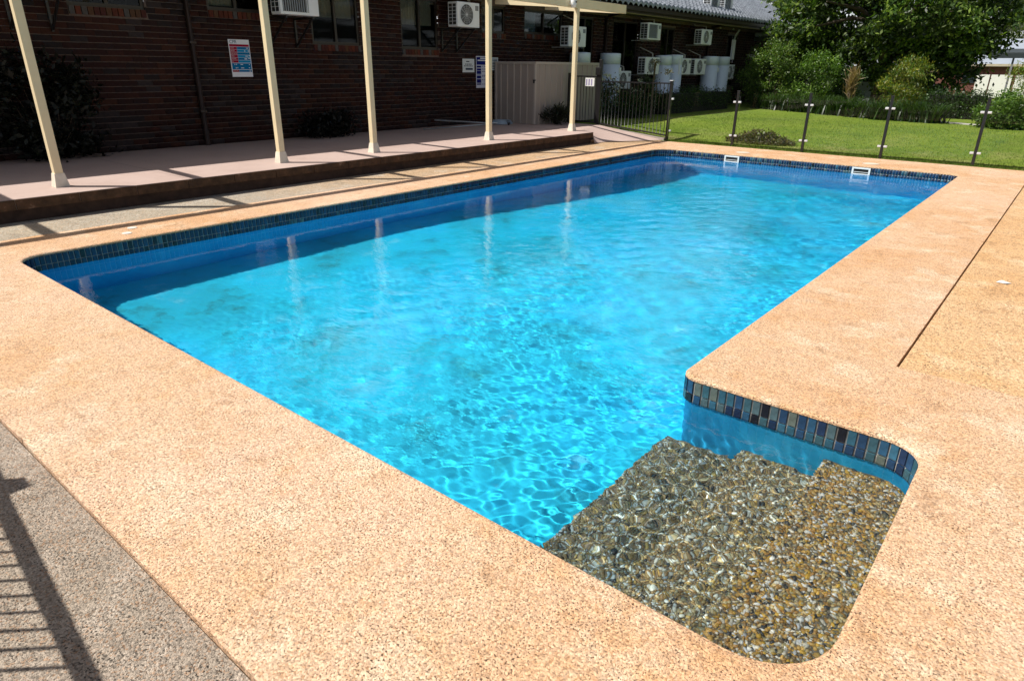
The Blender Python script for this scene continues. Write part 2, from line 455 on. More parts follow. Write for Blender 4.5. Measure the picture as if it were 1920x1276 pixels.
# coping: flat pebble-concrete surround with a softened arris at the water
cop_outer = [(-7.74, .59), (9, .59), (9, 4.155), (-.5, 4.155), (-.5, 14.85), (-7.74, 14.85)]
def chip_run(p, q, n, amp, big):
    p, q = Vector(p), Vector(q); d = (q - p).normalized(); nrm = Vector((-d.y, d.x)); out_ = []; v = 0
    for k in range(n):
        v = .7 * v + random.gauss(0, amp); c = v + (abs(random.gauss(0, big)) if random.random() < .06 else 0)
        out_.append(tuple(p.lerp(q, k / n) + nrm * max(c, 0)) if k else tuple(p))
    return out_
cop_outer = chip_run((-7.74, .59), (9, .59), 420, .0018, .004) + [(9, .59), (9, 4.155)] + [(-.5, 4.155)] + chip_run((-.5, 4.155), (-.5, 14.85), 260, .0010, .003)[1:] + [(-.5, 14.85), (-7.74, 14.85)]
mb, hole = slab_with_hole(cop_outer, .02, 0.0)
prof = [(.02, 0.0), (.008, -.003), (.001, -.010), (0.0, -.022), (.014, -.024)]
lv = [[(x, y, z) for x, y in outline(e)] for e, z in prof]
lm = loops_mesh(lv); mb.add(lm.v, lm.f)
oo = [(x, y, 0) for x, y in cop_outer]; ob = [(x, y, -.12) for x, y in cop_outer]
lm = loops_mesh([ob, oo]); mb.add(lm.v, lm.f)
me = mb.mesh('pool_coping', coping_m)
bm = bmesh.new(); bm.from_mesh(me); bmesh.ops.remove_doubles(bm, verts=bm.verts, dist=1e-4); bmesh.ops.recalc_face_normals(bm, faces=bm.faces); bm.to_mesh(me); bm.free()
coping = structure(link('pool_coping', me), 'peach pebble concrete paving round the pool edge')
receiver(coping)

# shell: walls and sloping floor
def floor_z(x, y):
    t = min(max((y - 5.0) / 8.0, 0), 1); t = t * t * (3 - 2 * t)
    return -1.12 - .95 * t
shell = structure(link('pool_shell', loops_mesh([[(x, y, -2.4) for x, y in outline(.016)], [(x, y, -.160) for x, y in outline(.016)], ]).mesh('pool_shell', wall_m)), 'blue painted walls of the swimming pool')
receiver(shell)
xs = np.linspace(-7.1, 0.0, 36); ys = np.linspace(1.4, 13.7, 62)
X, Y = np.meshgrid(xs, ys); Zf = np.vectorize(floor_z)(X, Y)
idx = np.arange(X.size).reshape(X.shape)
quads = np.stack([idx[:-1, :-1], idx[:-1, 1:], idx[1:, 1:], idx[1:, :-1]], -1).reshape(-1, 4)
fl = link('pool_floor', np_mesh('pool_floor', np.stack([X, Y, Zf], -1).reshape(-1, 3), quads, pool_m, smooth=True), shell); receiver(fl)
gb = link('grout_band', loops_mesh([[(x, y, -.172) for x, y in outline(.009)], [(x, y, -.024) for x, y in outline(.009)]]).mesh('grout_band', grout_m), shell); receiver(gb)

# waterline tiles, two rows
TILE_COLS = [(.010, .022, .06), (.014, .045, .11), (.025, .085, .16), (.035, .12, .19), (.07, .12, .14), (.11, .135, .12), (.010, .012, .02), (.022, .065, .14), (.016, .035, .085), (.012, .028, .07), (.04, .10, .13), (.012, .03, .075), (.03, .10, .15), (.018, .05, .11)]
edge = outline(.009, 7)
segs = []
tot = 0
for i in range(len(edge)):
    a, b = Vector(edge[i]), Vector(edge[(i + 1) % len(edge)]); L = (b - a).length
    if L > 1e-6: segs.append((tot, L, a, b)); tot += L
PITCH_T = tot / round(tot / .0475)
def edge_at(s):
    s %= tot
    for t0, L, a, b in segs:
        if t0 <= s <= t0 + L + 1e-9:
            d = (b - a) / L; return a + d * (s - t0), d
rows = [(-.104, -.0255), (-.168, -.1085)]
tiles = []
ncol = int(round(tot / PITCH_T))
for k in range(ncol):
    p, d = edge_at((k + .5) * PITCH_T)
    for r_, (z0, z1) in enumerate(rows):
        tiles.append((p, d, z0, z1, r_, (p.x ** 2 + p.y ** 2) ** .5))
def tile_box(wd, z0, z1):
    mb = MB(); h = (z1 - z0)
    c = .0025
    # front face slightly pillowed: bevelled rim
    y0, y1 = 0.0, .0075
    v = [(-wd / 2, y0, -h / 2), (wd / 2, y0, -h / 2), (wd / 2, y0, h / 2), (-wd / 2, y0, h / 2),
         (-wd / 2 + c, y1, -h / 2 + c), (wd / 2 - c, y1, -h / 2 + c), (wd / 2 - c, y1, h / 2 - c), (-wd / 2 + c, y1, h / 2 - c)]
    mb.add(v, [(4, 7, 6, 5), (0, 4, 5, 1), (1, 5, 6, 2), (2, 6, 7, 3), (3, 7, 4, 0)])
    return mb
tile_meshes = {}
for r_, (z0, z1) in enumerate(rows):
    for ci, c in enumerate(TILE_COLS):
        me = tile_box(PITCH_T - .006, z0, z1).mesh('tile', tile_m)
        set_tint(me, np.tile(np.array(c), (len(me.vertices), 1))); tile_meshes[(r_, ci)] = me
SHADE_NAVY = [i for i, c in enumerate(TILE_COLS) if c[2] < .12]
def tile_ci(p):          # mixed tiles in the bay; long runs mostly navy, their shade painted in
    return random.randrange(len(TILE_COLS)) if (p.y < 3.4 and p.x > -1.6) or random.random() < (.45 if p.y > 13 else .10) else random.choice(SHADE_NAVY)
def visible_tile(p, d):
    n = Vector((-d.y, d.x))            # into the pool
    return n.dot(Vector((0, 0)) - p) > 0
vis = sorted([t for t in tiles if visible_tile(t[0], t[1])], key=lambda t: t[5])
rest = [t for t in tiles if not visible_tile(t[0], t[1])] + vis[290:]
def tile_matrix(p, d, z0, z1):
    n = Vector((-d.y, d.x, 0)); x = Vector((d.x, d.y, 0))
    m = Matrix((x, n, Vector((0, 0, 1)))).transposed().to_4x4(); m.translation = (p.x, p.y, (z0 + z1) / 2); return m
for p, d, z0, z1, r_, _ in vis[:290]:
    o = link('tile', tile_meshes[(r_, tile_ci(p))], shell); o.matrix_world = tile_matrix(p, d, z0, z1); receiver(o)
V, Q, T = [], [], []
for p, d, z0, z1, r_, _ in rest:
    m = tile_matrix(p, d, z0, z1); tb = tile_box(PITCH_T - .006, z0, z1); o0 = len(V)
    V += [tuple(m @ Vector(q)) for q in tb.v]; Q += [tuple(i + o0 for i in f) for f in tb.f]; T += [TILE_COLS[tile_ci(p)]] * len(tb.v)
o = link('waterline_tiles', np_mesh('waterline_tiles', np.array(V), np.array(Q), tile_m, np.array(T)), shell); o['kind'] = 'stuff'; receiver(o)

# entry steps in the bay, finished in loose-looking pebble
STEPS = [(-.59, -.165, -.315), (-1.01, -.59, -.545), (-1.46, -1.01, -.70)]
stepbase_m = plain('step_base', (.16, .13, .09), .8, .3, 40)
ico = bmesh.new(); bmesh.ops.create_icosphere(ico, subdivisions=1, radius=1.0)
IV = np.array([v.co[:] for v in ico.verts]); IF = np.array([[v.index for v in f.verts] for f in ico.faces]); ico.free()
PEB = np.array([(.44, .23, .06), (.58, .34, .09), (.26, .17, .08), (.74, .67, .55), (.82, .78, .72), (.06, .055, .05), (.46, .37, .19), (.64, .46, .21), (.28, .24, .15), (.62, .36, .05), (.58, .58, .60)])
def pebbles(pos, nrm_axis, size):
    n = len(pos)
    sc_ = np.stack([RNG.uniform(.55, 1.4, n), RNG.uniform(.45, .9, n), RNG.uniform(.22, .45, n)], 1) * size[:, None]
    v = IV[None] * sc_[:, None]
    v = v * RNG.uniform(.8, 1.15, (n, len(IV), 1))
    a = RNG.uniform(0, 2 * np.pi, n); ca, sa = np.cos(a)[:, None], np.sin(a)[:, None]
    v = np.stack([v[..., 0] * ca - v[..., 1] * sa, v[..., 0] * sa + v[..., 1] * ca, v[..., 2]], -1)
    tl = RNG.normal(0, .28, n)[:, None]; v = np.stack([v[..., 0] * np.cos(tl) + v[..., 2] * np.sin(tl), v[..., 1], -v[..., 0] * np.sin(tl) + v[..., 2] * np.cos(tl)], -1)
    if nrm_axis == 0: v = np.stack([-v[..., 2], v[..., 1], v[..., 0]], -1)
    v += pos[:, None]
    f = IF[None] + (np.arange(n) * len(IV))[:, None, None]
    t = np.repeat(PEB[RNG.choice(len(PEB), n, p=[.18, .15, .10, .12, .08, .07, .08, .08, .04, .09, .01])], len(IV), 0)
    t = t * np.repeat(RNG.uniform(.75, 1.2, n), len(IV))[:, None]
    return v.reshape(-1, 3), f.reshape(-1, 3), t
for si, (x0, x1, z) in enumerate(STEPS):
    mb = MB(); mb.box((x0, 1.54, -1.4), (x1, 3.25, z)); st = mb.build('step', stepbase_m, shell); receiver(st)
    p = .0112
    gx, gy = np.meshgrid(np.arange(x0, x1, p), np.arange(1.55, 3.235, p))
    pos = np.stack([gx.ravel(), gy.ravel(), np.full(gx.size, z)], 1); pos[:, :2] += RNG.normal(0, p * .35, (len(pos), 2)); pos[:, 0] = np.clip(pos[:, 0], x0, None)
    V1, F1, T1 = pebbles(pos, 2, RNG.uniform(.007, .0165 if si == 0 else .0145, len(pos)))
    gy, gz = np.meshgrid(np.arange(1.55, 3.235, .016), np.arange(z - .3, z, .016))
    pos = np.stack([np.full(gy.size, x0), gy.ravel(), gz.ravel()], 1); pos[:, 1:] += RNG.normal(0, .005, (len(pos), 2))
    V2, F2, T2 = pebbles(pos, 0, RNG.uniform(.009, .015, len(pos)))
    depth_tint = np.array([(.90, .87, .84), (.74, .80, .78), (.54, .65, .68)][si])       # light lost in deeper water, painted into the lower treads' colour
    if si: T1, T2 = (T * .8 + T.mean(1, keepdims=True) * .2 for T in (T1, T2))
    T1, T2 = T1 * depth_tint, T2 * depth_tint
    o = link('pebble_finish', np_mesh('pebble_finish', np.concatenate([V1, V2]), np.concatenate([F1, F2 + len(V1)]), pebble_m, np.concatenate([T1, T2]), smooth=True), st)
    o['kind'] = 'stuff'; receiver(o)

# water: one rippled sheet
def waves(X, Y):
    rng = np.random.default_rng(11); Z = np.zeros_like(X)
    def patch(k, seed):
        r = np.random.default_rng(seed); m = np.zeros_like(X)
        for _ in range(6):
            lam = r.uniform(1.2, 3.5); th = r.uniform(0, 6.28)
            m += np.sin(2 * np.pi / lam * (X * np.cos(th) + Y * np.sin(th)) + r.uniform(0, 6.28))
        return .5 + .5 * np.tanh(m * k)
    ruffle = .40 + .60 * patch(.5, 3)
    lee = np.clip((X + 6.6) / 2.6, .16, 1.0)
    for i in range(70):
        lam = .064 * (8.0 ** (rng.random() ** 1.8)); th = rng.normal(2.1, .75); k = 2 * np.pi / lam
        amp = .0051 / k
        Z += amp * np.sin(k * (X * np.cos(th) + Y * np.sin(th)) + rng.uniform(0, 6.28)) * (ruffle if lam < .2 else 1.0)
    Z *= lee
    fine = np.clip((X + 1.8) / .4, 0, 1) * np.clip((3.9 - Y) / .5, 0, 1)      # quick small ripples in the bay, over the steps
    Zf_ = np.zeros_like(X)
    for i in range(26):
        lam = .045 * (3.2 ** rng.random()); th = rng.normal(2.4, 1.0); k = 2 * np.pi / lam
        Zf_ += .0088 / k * np.sin(k * (X * np.cos(th) + Y * np.sin(th)) + rng.uniform(0, 6.28))
    return Z + Zf_ * fine
xs = np.concatenate([np.arange(-7.0, -2.4, .0165), np.arange(-2.4, -.11, .0072)]); ys = np.concatenate([np.arange(1.5, 4.0, .0072), np.arange(4.0, 13.57, .0165)])
X, Y = np.meshgrid(xs, ys); Z = WZ + waves(X, Y)
idx = np.arange(X.size).reshape(X.shape)
quads = np.stack([idx[:-1, :-1], idx[:-1, 1:], idx[1:, 1:], idx[1:, :-1]], -1)
keep = (X[:-1, :-1] < -1.37) | (Y[:-1, :-1] < 3.28)
quads = quads[keep]
used = np.unique(quads); remap = np.zeros(X.size, np.int64); remap[used] = np.arange(len(used))
wv = np.stack([X, Y, Z], -1).reshape(-1, 3)[used]
water = structure(link('water', np_mesh('water', wv, remap[quads], water_m, smooth=True)), 'clear rippled pool water')
water.cycles.is_caustics_caster = True

# skimmer boxes in the far wall, their lids on the coping
for px, py, lab, lab2 in ((1372, 299, 'white plastic skimmer mouth in tiled wall beside the brush heap', 'pale round skimmer lid in paving beside the brush heap'),
                (1615, 318, 'white plastic skimmer mouth in tiled wall, between two plain tile runs', 'pale round skimmer lid in paving, away from the brush heap')):
    c = on_y(px, py, 13.5); x = c.x
    t = thing('skimmer_box', lab, 'skimmer', 'skimmers in the far pool wall')
    mb = MB()
    z0, z1, yf = -.165, -.03, 13.485
    mb.box((x - .155, yf, z0), (x + .155, yf + .03, z0 + .028)); mb.box((x - .155, yf, z1 - .026), (x + .155, yf + .03, z1))
    mb.box((x - .155, yf, z0 + .028), (x - .125, yf + .03, z1 - .026)); mb.box((x + .125, yf, z0 + .028), (x + .155, yf + .03, z1 - .026))
    receiver(mb.build('frame', plastic_m, t))
    mb = MB(); mb.box((x - .125, yf + .012, z0 + .028), (x + .125, yf + .022, z1 - .026)); mb.build('mouth', room_m, t)
    mb = MB(); mb.box((x - .12, yf + .004, z0 + .05), (x + .12, yf + .010, z0 + .058)); mb.build('weir_flap', plastic_m, t)
    l = thing('access_cover', lab2, 'cover', 'skimmer lids in the paving')
    mb = MB(); mb.lathe([(.13, .002), (.13, .006), (.12, .009)], (x + .05, 13.92, 0), 28); mb.build('cover', plain('lid_plastic', (.70, .58, .46), .5, .05), l)
    mb = MB(); mb.lathe([(.15, .0012), (.15, .004), (.135, .004)], (x + .05, 13.92, 0), 28); mb.build('rim', plain('lid_rim', (.52, .40, .30), .6, .05), l)
for px, py, lab in ((248, 427.5, 'small pale round cap in the pool coping, by the post shadow'), (238, 437.5, 'small pale round cap in coping near the pool rim')):
    c = on_z(px, py); mb = MB(); mb.lathe([(.047, .002), (.047, .005), (.042, .007)], (c.x, c.y, 0), 20)
    tag(mb.build('coping_cap', MATS.get('cap_plastic') or plain('cap_plastic', (.72, .66, .58), .6)), lab, 'cap', 'caps in the coping')

# ================================================================== PAVING ROUND THE POOL
def sheet(name, pts, z, mat, label, depth=.1, parent=None):
    mb = MB(); n = len(pts)
    mb.add([(x, y, z) for x, y in pts] + [(x, y, z - depth) for x, y in pts],
           [tuple(range(n))] + [((i + 1) % n, i, i + n, (i + 1) % n + n) for i in range(n)])
    o = mb.build(name, mat, parent)
    return o if parent else structure(o, label)
deck = sheet('deck', [(-.487, 4.158), (9, 4.158), (9, 14.85), (-.487, 14.85)], -.003, deck_m, 'ochre pebble concrete deck beyond the paving joint')
sheet('joint_filler', [(-.52, 4.12), (-.46, 4.12), (-.46, 14.84), (-.52, 14.84)], -.035, room_m, None, .03, deck)
sheet('path', [(-12.0, -6), (9, -6), (9, .584), (-12.0, .584)], -.012, path_m, 'dark grey pebble concrete path outside the coping')
sheet('pavement', [(-9.0, .59), (-7.745, .59), (-7.745, 14.85), (-9.0, 14.85)], -.006, strip_m, 'grey pebble concrete strip between coping and verandah')

# verandah floor: raised slab, brown edge, set-back base
ZS = .24
ver = structure(link('terrace', (lambda m: m)(MB()).mesh('terrace', slab_m)), 'raised pink painted verandah floor')
mb = MB(); mb.box((-12.06, -6, ZS - .11), (-8.56, 13.22, ZS)); ver.data = mb.mesh('terrace', slab_m)
edge_m, nt, bs = new_mat('stained_edge')
co = coords(nt)
nt.links.new(ramp(nt, noise(nt, co, 7, 6, .7), [(.3, (.035, .018, .010)), (.5, (.075, .04, .02)), (.62, (.11, .055, .03)), (.74, (.30, .20, .14))]), bs.inputs['Base Color'])
bs.inputs['Roughness'].default_value = .9; bump(nt, bs, noise(nt, co, 30, 4), .6, .01)
y = -6.0
while y < 13.2:                              # cast edge blocks with open joints
    L = min(.62, 13.215 - y); mb = MB(); mb.cbox((-8.575, y + .003, ZS - .112), (-8.545, y + L - .003, ZS - .004), .004); mb.build('edge_block', edge_m, ver); y += L
mb = MB(); mb.box((-12.0, -6, -.02), (-8.60, 13.2, ZS - .11)); mb.build('base_wall', plain('base_brick', (.05, .028, .02), .9, .4, 9, bmp=.4), ver)
# ramp where the slab runs down to the coping
xs = np.concatenate([[-12.06], np.linspace(-10.2, -7.0, 44)]); ys = np.linspace(13.2, 15.02, 26)
X, Y = np.meshgrid(xs, ys)
tt = (Y - 13.2) / 1.82
x0 = -8.5 + .75 * np.clip((tt - .25) / .75, 0, 1); wdt = .06 + 1.75 * tt ** .8
Zr = .002 + (ZS - .003) * np.clip((x0 - X) / wdt, 0, 1)
Zr = np.where(Zr < .0025, .0025, Zr)
idx = np.arange(X.size).reshape(X.shape)
quads = np.stack([idx[:-1, :-1], idx[:-1, 1:], idx[1:, 1:], idx[1:, :-1]], -1).reshape(-1, 4)
o = structure(link('ramp', np_mesh('ramp', np.stack([X, Y, Zr], -1).reshape(-1, 3), quads, slab_m, smooth=True)), 'pink concrete ramp from verandah down to the pool')
COL.objects.unlink(o); bpy.data.objects.remove(o)
def ramp_z(x, y):
    t = (y - 13.2) / 1.82
    x0_ = -8.5 + .75 * min(max((t - .25) / .75, 0), 1); wd = .06 + 1.75 * max(t, 0) ** .8
    return .001 + (ZS - .001) * min(max((x0_ - x) / wd, 0), 1)
nxr, nyr = 60, 30
V, Q = [], []
for j in range(nyr + 1):
    yy = 13.2 + 1.82 * j / nyr; t = j / nyr
    xe = -8.5 + .75 * min(max((t - .25) / .75, 0), 1) + .01
    cols = [-12.06] + list(np.linspace(-10.6, xe, nxr))
    for x in cols: V.append((x, yy, ramp_z(x, yy) + .004))
wdt = nxr + 1
for j in range(nyr):
    for i in range(wdt - 1): Q.append((j * wdt + i, j * wdt + i + 1, (j + 1) * wdt + i + 1, (j + 1) * wdt + i))
structure(link('ramp', np_mesh('ramp', np.array(V), np.array(Q), slab_m, smooth=True)), 'pink concrete ramp from verandah down to the pool')

# ================================================================== GROUND
def gz(x, y):
    t = min(max((y - 15.0) / 5.0, 0), 1); t = t * t * (3 - 2 * t)
    s = min(max((-8.0 - x) / 1.8, 0), 1)
    return max(-.012 + .23 * t, -.012 + .21 * s)
gx = [-500, -120, -60, -30, -22, -16, -12.05] + list(np.linspace(-11.5, 9, 62)) + [14, 30, 80, 500]
gy = [-500, -120, -40, -6] + [14.84] + list(np.linspace(15.1, 30, 60)) + [34, 42, 60, 120, 500]
V = []; Q = []
for yy in gy:
    for xx in gx: V.append((xx, yy, gz(xx, yy) if yy > 14 else -.03))
n = len(gx)
for j in range(len(gy) - 1):
    for i in range(n - 1):
        if -12.06 <= gx[i] < 8.99 and -6.01 <= gy[j] < 14.8: continue
        Q.append((j * n + i, j * n + i + 1, (j + 1) * n + i + 1, (j + 1) * n + i))
ground = structure(link('lawn', np_mesh('lawn', np.array(V, float), np.array(Q), lawn_m, smooth=True)), 'sunlit mown lawn behind the glass fence')

# grass blades
n = 52000
gx_ = RNG.uniform(-9.4, 4.5, n); gy_ = 14.86 + RNG.beta(1.0, 2.1, n) * 9.5
edge_n = 9000
gx_[:edge_n] = RNG.uniform(-7.6, 6, edge_n); gy_[:edge_n] = 14.86 + np.abs(RNG.normal(0, .10, edge_n))
gzv = np.array([gz(a, b) for a, b in zip(gx_, gy_)])
h = RNG.uniform(.018, .042, n); h[:edge_n] = RNG.uniform(.02, .075, edge_n)
a = RNG.uniform(0, 6.283, n); wd = RNG.uniform(.003, .006, n)
dx, dy = np.cos(a) * wd, np.sin(a) * wd; lx, ly = RNG.normal(0, .4, n) * h, RNG.normal(0, .4, n) * h
V = np.stack([np.stack([gx_ - dx, gy_ - dy, gzv], 1), np.stack([gx_ + dx, gy_ + dy, gzv], 1), np.stack([gx_ + lx, gy_ + ly, gzv + h], 1)], 1).reshape(-1, 3)
GC = np.array([(.10, .18, .018), (.14, .22, .025), (.075, .14, .018), (.22, .24, .06), (.17, .25, .03)])
T = np.repeat(GC[RNG.integers(0, 5, n)] * RNG.uniform(.8, 1.2, (n, 1)), 3, 0)
gr = link('grass', np_mesh('grass', V, np.arange(3 * n).reshape(-1, 3), grassb_m, T)); gr['kind'] = 'stuff'; gr['label'] = 'short blades of lawn grass'; gr['category'] = 'grass'

# ================================================================== MOTEL BUILDING
XW = -12.05
Y0B, Y1B = -3.0, 40.0
bld = thing('motel_building', 'long dark brick motel building with grey tiled roof beside the pool', 'building')
WINS = [  # y0, y1, z0, z1, kind of blind
    (4.20, 5.32, 2.37, 2.98, None), (6.36, 7.42, 2.44, 2.98, 'cream_part'), (8.42, 9.58, 1.96, 2.98, 'cream_top'), (10.72, 11.85, 1.93, 2.98, 'cream_top'),
    (13.35, 14.25, 2.36, 2.98, None), (15.02, 16.75, 2.40, 2.98, 'blue_left'), (17.45, 18.35, .95, 2.95, 'blue_top'), (19.45, 21.0, .9, 2.95, 'cream_strip'),
    (22.6, 23.6, 1.7, 2.9, None), (28.2, 29.3, .9, 2.9, 'blue_dim')]
# mortar wall with real openings
ycuts = sorted({Y0B, Y1B} | {v for w_ in WINS for v in w_[:2]})
zcuts = sorted({-.1, 3.14} | {v for w_ in WINS for v in w_[2:4]})
mb = MB()
for i in range(len(ycuts) - 1):
    for j in range(len(zcuts) - 1):
        cy, cz = (ycuts[i] + ycuts[i + 1]) / 2, (zcuts[j] + zcuts[j + 1]) / 2
        if any(w_[0] < cy < w_[1] and w_[2] < cz < w_[3] for w_ in WINS): continue
        mb.add([(XW - .010, ycuts[i], zcuts[j]), (XW - .010, ycuts[i + 1], zcuts[j]), (XW - .010, ycuts[i + 1], zcuts[j + 1]), (XW - .010, ycuts[i], zcuts[j + 1])], [(0, 1, 2, 3)])
mb.box((-21, Y0B, -.1), (-20.8, Y1B, 3.14)); mb.box((-20.8, Y0B, -.1), (XW - .02, Y0B + .2, 3.14)); mb.box((-20.8, Y1B - .2, -.1), (XW - .02, Y1B, 3.14))
wall = mb.build('brick_wall', mortar_m, bld)
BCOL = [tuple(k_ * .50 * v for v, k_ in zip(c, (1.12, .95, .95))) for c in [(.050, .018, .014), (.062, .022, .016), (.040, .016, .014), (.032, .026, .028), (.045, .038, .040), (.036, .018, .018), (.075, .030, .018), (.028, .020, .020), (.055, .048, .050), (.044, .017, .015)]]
CH, BL = .0905, .242
brick_meshes = {}
def brick_mesh(L, ci):
    key = (round(L, 3), ci)
    if key not in brick_meshes:
        mb = MB(); mb.box((-.06, -L / 2, -.0395), (0, L / 2, .0395)); me = mb.mesh('brick', brick_m)
        set_tint(me, np.tile(np.array(BCOL[ci]), (8, 1))); brick_meshes[key] = me
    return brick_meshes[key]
bricks = []
nz = int((3.12 - .24) / CH)
for j in range(-3, nz):
    zc = .24 + CH * (j + .5)
    y = Y0B + (.0 if j % 2 else BL / 2)
    while y < Y1B:
        a, b = y + .0022, y + BL - .0022
        segs_ = [(a, b)]
        for w_ in WINS:
            if w_[2] - .115 < zc < w_[3] + .045:
                ns = []
                for s0, s1 in segs_:
                    if s1 <= w_[0] or s0 >= w_[1]: ns.append((s0, s1)); continue
                    if s0 < w_[0] - .03: ns.append((s0, w_[0] - .004))
                    if s1 > w_[1] + .03: ns.append((w_[1] + .004, s1))
                segs_ = ns
        for s0, s1 in segs_:
            if s1 - s0 > .03: bricks.append(((s0 + s1) / 2, zc, s1 - s0))
        y += BL
def patch_idx(y, z):
    v = math.sin(y * 1.7 + z * 2.1) + math.sin(y * .6 - z * 3.3 + 1)
    r = random.random()
    if v > .5: return random.choice((3, 4, 8, 5, 7)) if r < .7 else random.randrange(10)
    return random.choice((0, 1, 2, 9, 6, 5)) if r < .75 else random.randrange(10)
near = [b for b in bricks if 2.9 < b[0] < 9.5 and .3 < b[1] < 2.75]
near.sort(key=lambda b: (b[0] ** 2 + 12 ** 2) + 8 * abs(b[1] - 1.9))
sel = set(near[:280])
V, Q, T = [], [], []
for b in bricks:
    ci = patch_idx(b[0], b[1])
    jx = random.uniform(-.0015, .002)
    if b in sel:
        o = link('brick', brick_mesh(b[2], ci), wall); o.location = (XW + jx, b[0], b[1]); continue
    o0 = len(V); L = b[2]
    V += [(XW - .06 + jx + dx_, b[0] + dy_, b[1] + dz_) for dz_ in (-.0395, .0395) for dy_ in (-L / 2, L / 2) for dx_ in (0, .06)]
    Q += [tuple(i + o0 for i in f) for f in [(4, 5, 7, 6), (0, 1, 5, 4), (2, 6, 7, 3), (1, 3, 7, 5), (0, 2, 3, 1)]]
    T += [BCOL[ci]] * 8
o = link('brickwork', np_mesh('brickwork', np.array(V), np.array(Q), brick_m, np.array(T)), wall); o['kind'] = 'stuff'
# windows: frame, sill bricks, pane, blind
SILL = [(.08, .022, .014), (.10, .028, .016), (.06, .018, .014), (.08, .04, .022), (.07, .066, .066)]
sill_meshes = []
for c in SILL:
    mb = MB(); mb.box((-.10, -.036, -.055), (.022, .036, .055)); me = mb.mesh('sill_brick', brick_m); set_tint(me, np.tile(np.array(c), (8, 1))); sill_meshes.append(me)
for (y0, y1, z0, z1, bl) in WINS:
    t = link('window', None, bld)
    mb = MB(); fx0, fx1 = XW - .085, XW - .035
    mb.box((fx0, y0, z0), (fx1, y1, z0 + .055)); mb.box((fx0, y0, z1 - .05), (fx1, y1, z1))
    mb.box((fx0, y0, z0 + .055), (fx1, y0 + .05, z1 - .05)); mb.box((fx0, y1 - .05, z0 + .055), (fx1, y1, z1 - .05))
    ym = (y0 + y1) / 2; mb.box((fx0, ym - .025, z0 + .055), (fx1 + .01, ym + .025, z1 - .05))
    mb.build('frame', frame_m, t)
    for a, b in ((y0 + .05, ym - .025), (ym + .025, y1 - .05)):
        mb = MB(); mb.box((fx0 + .018, a, z0 + .055), (fx0 + .024, b, z1 - .05)); mb.build('pane', pane_m, t)
    mb = MB(); mb.box((XW - .75, y0 - .02, z0 - .02), (XW - .74, y1 + .02, z1 + .02)); mb.box((XW - .74, y0 - .03, z0), (XW - .09, y0 - .02, z1)); mb.box((XW - .74, y1 + .02, z0), (XW - .09, y1 + .03, z1))
    mb.box((XW - .74, y0 - .02, z0 - .03), (XW - .09, y1 + .02, z0 - .02)); mb.box((XW - .74, y0 - .02, z1 + .02), (XW - .09, y1 + .02, z1 + .03)); mb.build('interior', room_m, t)
    if z1 - z0 < 1.3 and y0 < 17:
        k = int((y1 - y0) / .082)
        for i in range(k):
            o = link('sill_brick', random.choice(sill_meshes), t); o.location = (XW, y0 + (i + .5) * (y1 - y0) / k, z0 - .06)
    xb = XW - .13
    def blind(a, b, c, d, m):
        mb = MB(); nfold = max(4, int((b - a) / .07)); 
        for i in range(nfold):
            ya, yb = a + (b - a) * i / nfold, a + (b - a) * (i + 1) / nfold
            mb.add([(xb, ya, c), (xb + .012, (ya + yb) / 2, c), (xb + .012, (ya + yb) / 2, d), (xb, ya, d), (xb, yb, c), (xb, yb, d)], [(0, 1, 2, 3), (1, 4, 5, 2)])
        mb.build('blind', m, t)
    if bl == 'cream_part': blind(y0 + .05, ym + .02, z0 + .08, z1, blind_m)
    if bl == 'cream_top': blind(y0 + .03, ym, z0 + .50, z1, blind_m); blind(ym + .03, y1 - .1, z0 + .50, z1, blind_m)
    if bl == 'blue_left': blind(y0 + .05, y0 + .62, z0 + .07, z1, blue_blind_m)
    if bl == 'blue_top': blind(y0 + .05, y1 - .1, z0 + 1.3, z1, blue_blind_m)
    if bl == 'cream_strip': blind(y0 + .05, y0 + .45, z0 + 1.5, z1 - .05, blind_m)
    if bl == 'blue_dim': blind(y0 + .3, y1 - .1, z0 + .9, z1 - .05, blue_blind_m)
# eaves
EX = -11.40
mb = MB(); mb.box((XW - .02, Y0B, 3.125), (EX + .01, Y1B, 3.145)); mb.build('soffit', soffit_m, bld)
mb = MB(); mb.box((EX - .01, Y0B, 3.10), (EX + .015, Y1B, 3.29)); mb.build('fascia', gutter_m, bld)
mb = MB(); mb.box((EX + .015, Y0B, 3.13), (EX + .02, Y1B, 3.135)); mb.box((EX - .02, Y0B, 3.095), (EX + .10, Y1B, 3.102)); mb.build('eave_trim', trim_m, bld)
mb = MB()
for y in np.arange(Y0B, Y1B, 2.0):
    mb.box((EX + .017, y, 3.19), (EX + .115, y + 1.998, 3.30))
mb.build('gutter', gutter_m, bld)
for y, z0 in ((5.97, .24), (18.95, .2), (26.3, .2)):
    mb = MB(); mb.tube([(XW + .05, y, z0), (XW + .05, y, 2.96), (XW + .12, y, 3.04), (EX - .05, y, 3.12)], .042, 10); dp = mb.build('downpipe', gutter_m, bld, True)
    mb = MB()
    for z in (.8, 1.9, 2.8): mb.box((XW + .002, y - .055, z), (XW + .1, y + .055, z + .03))
    mb.build('strap', gutter_m, dp)
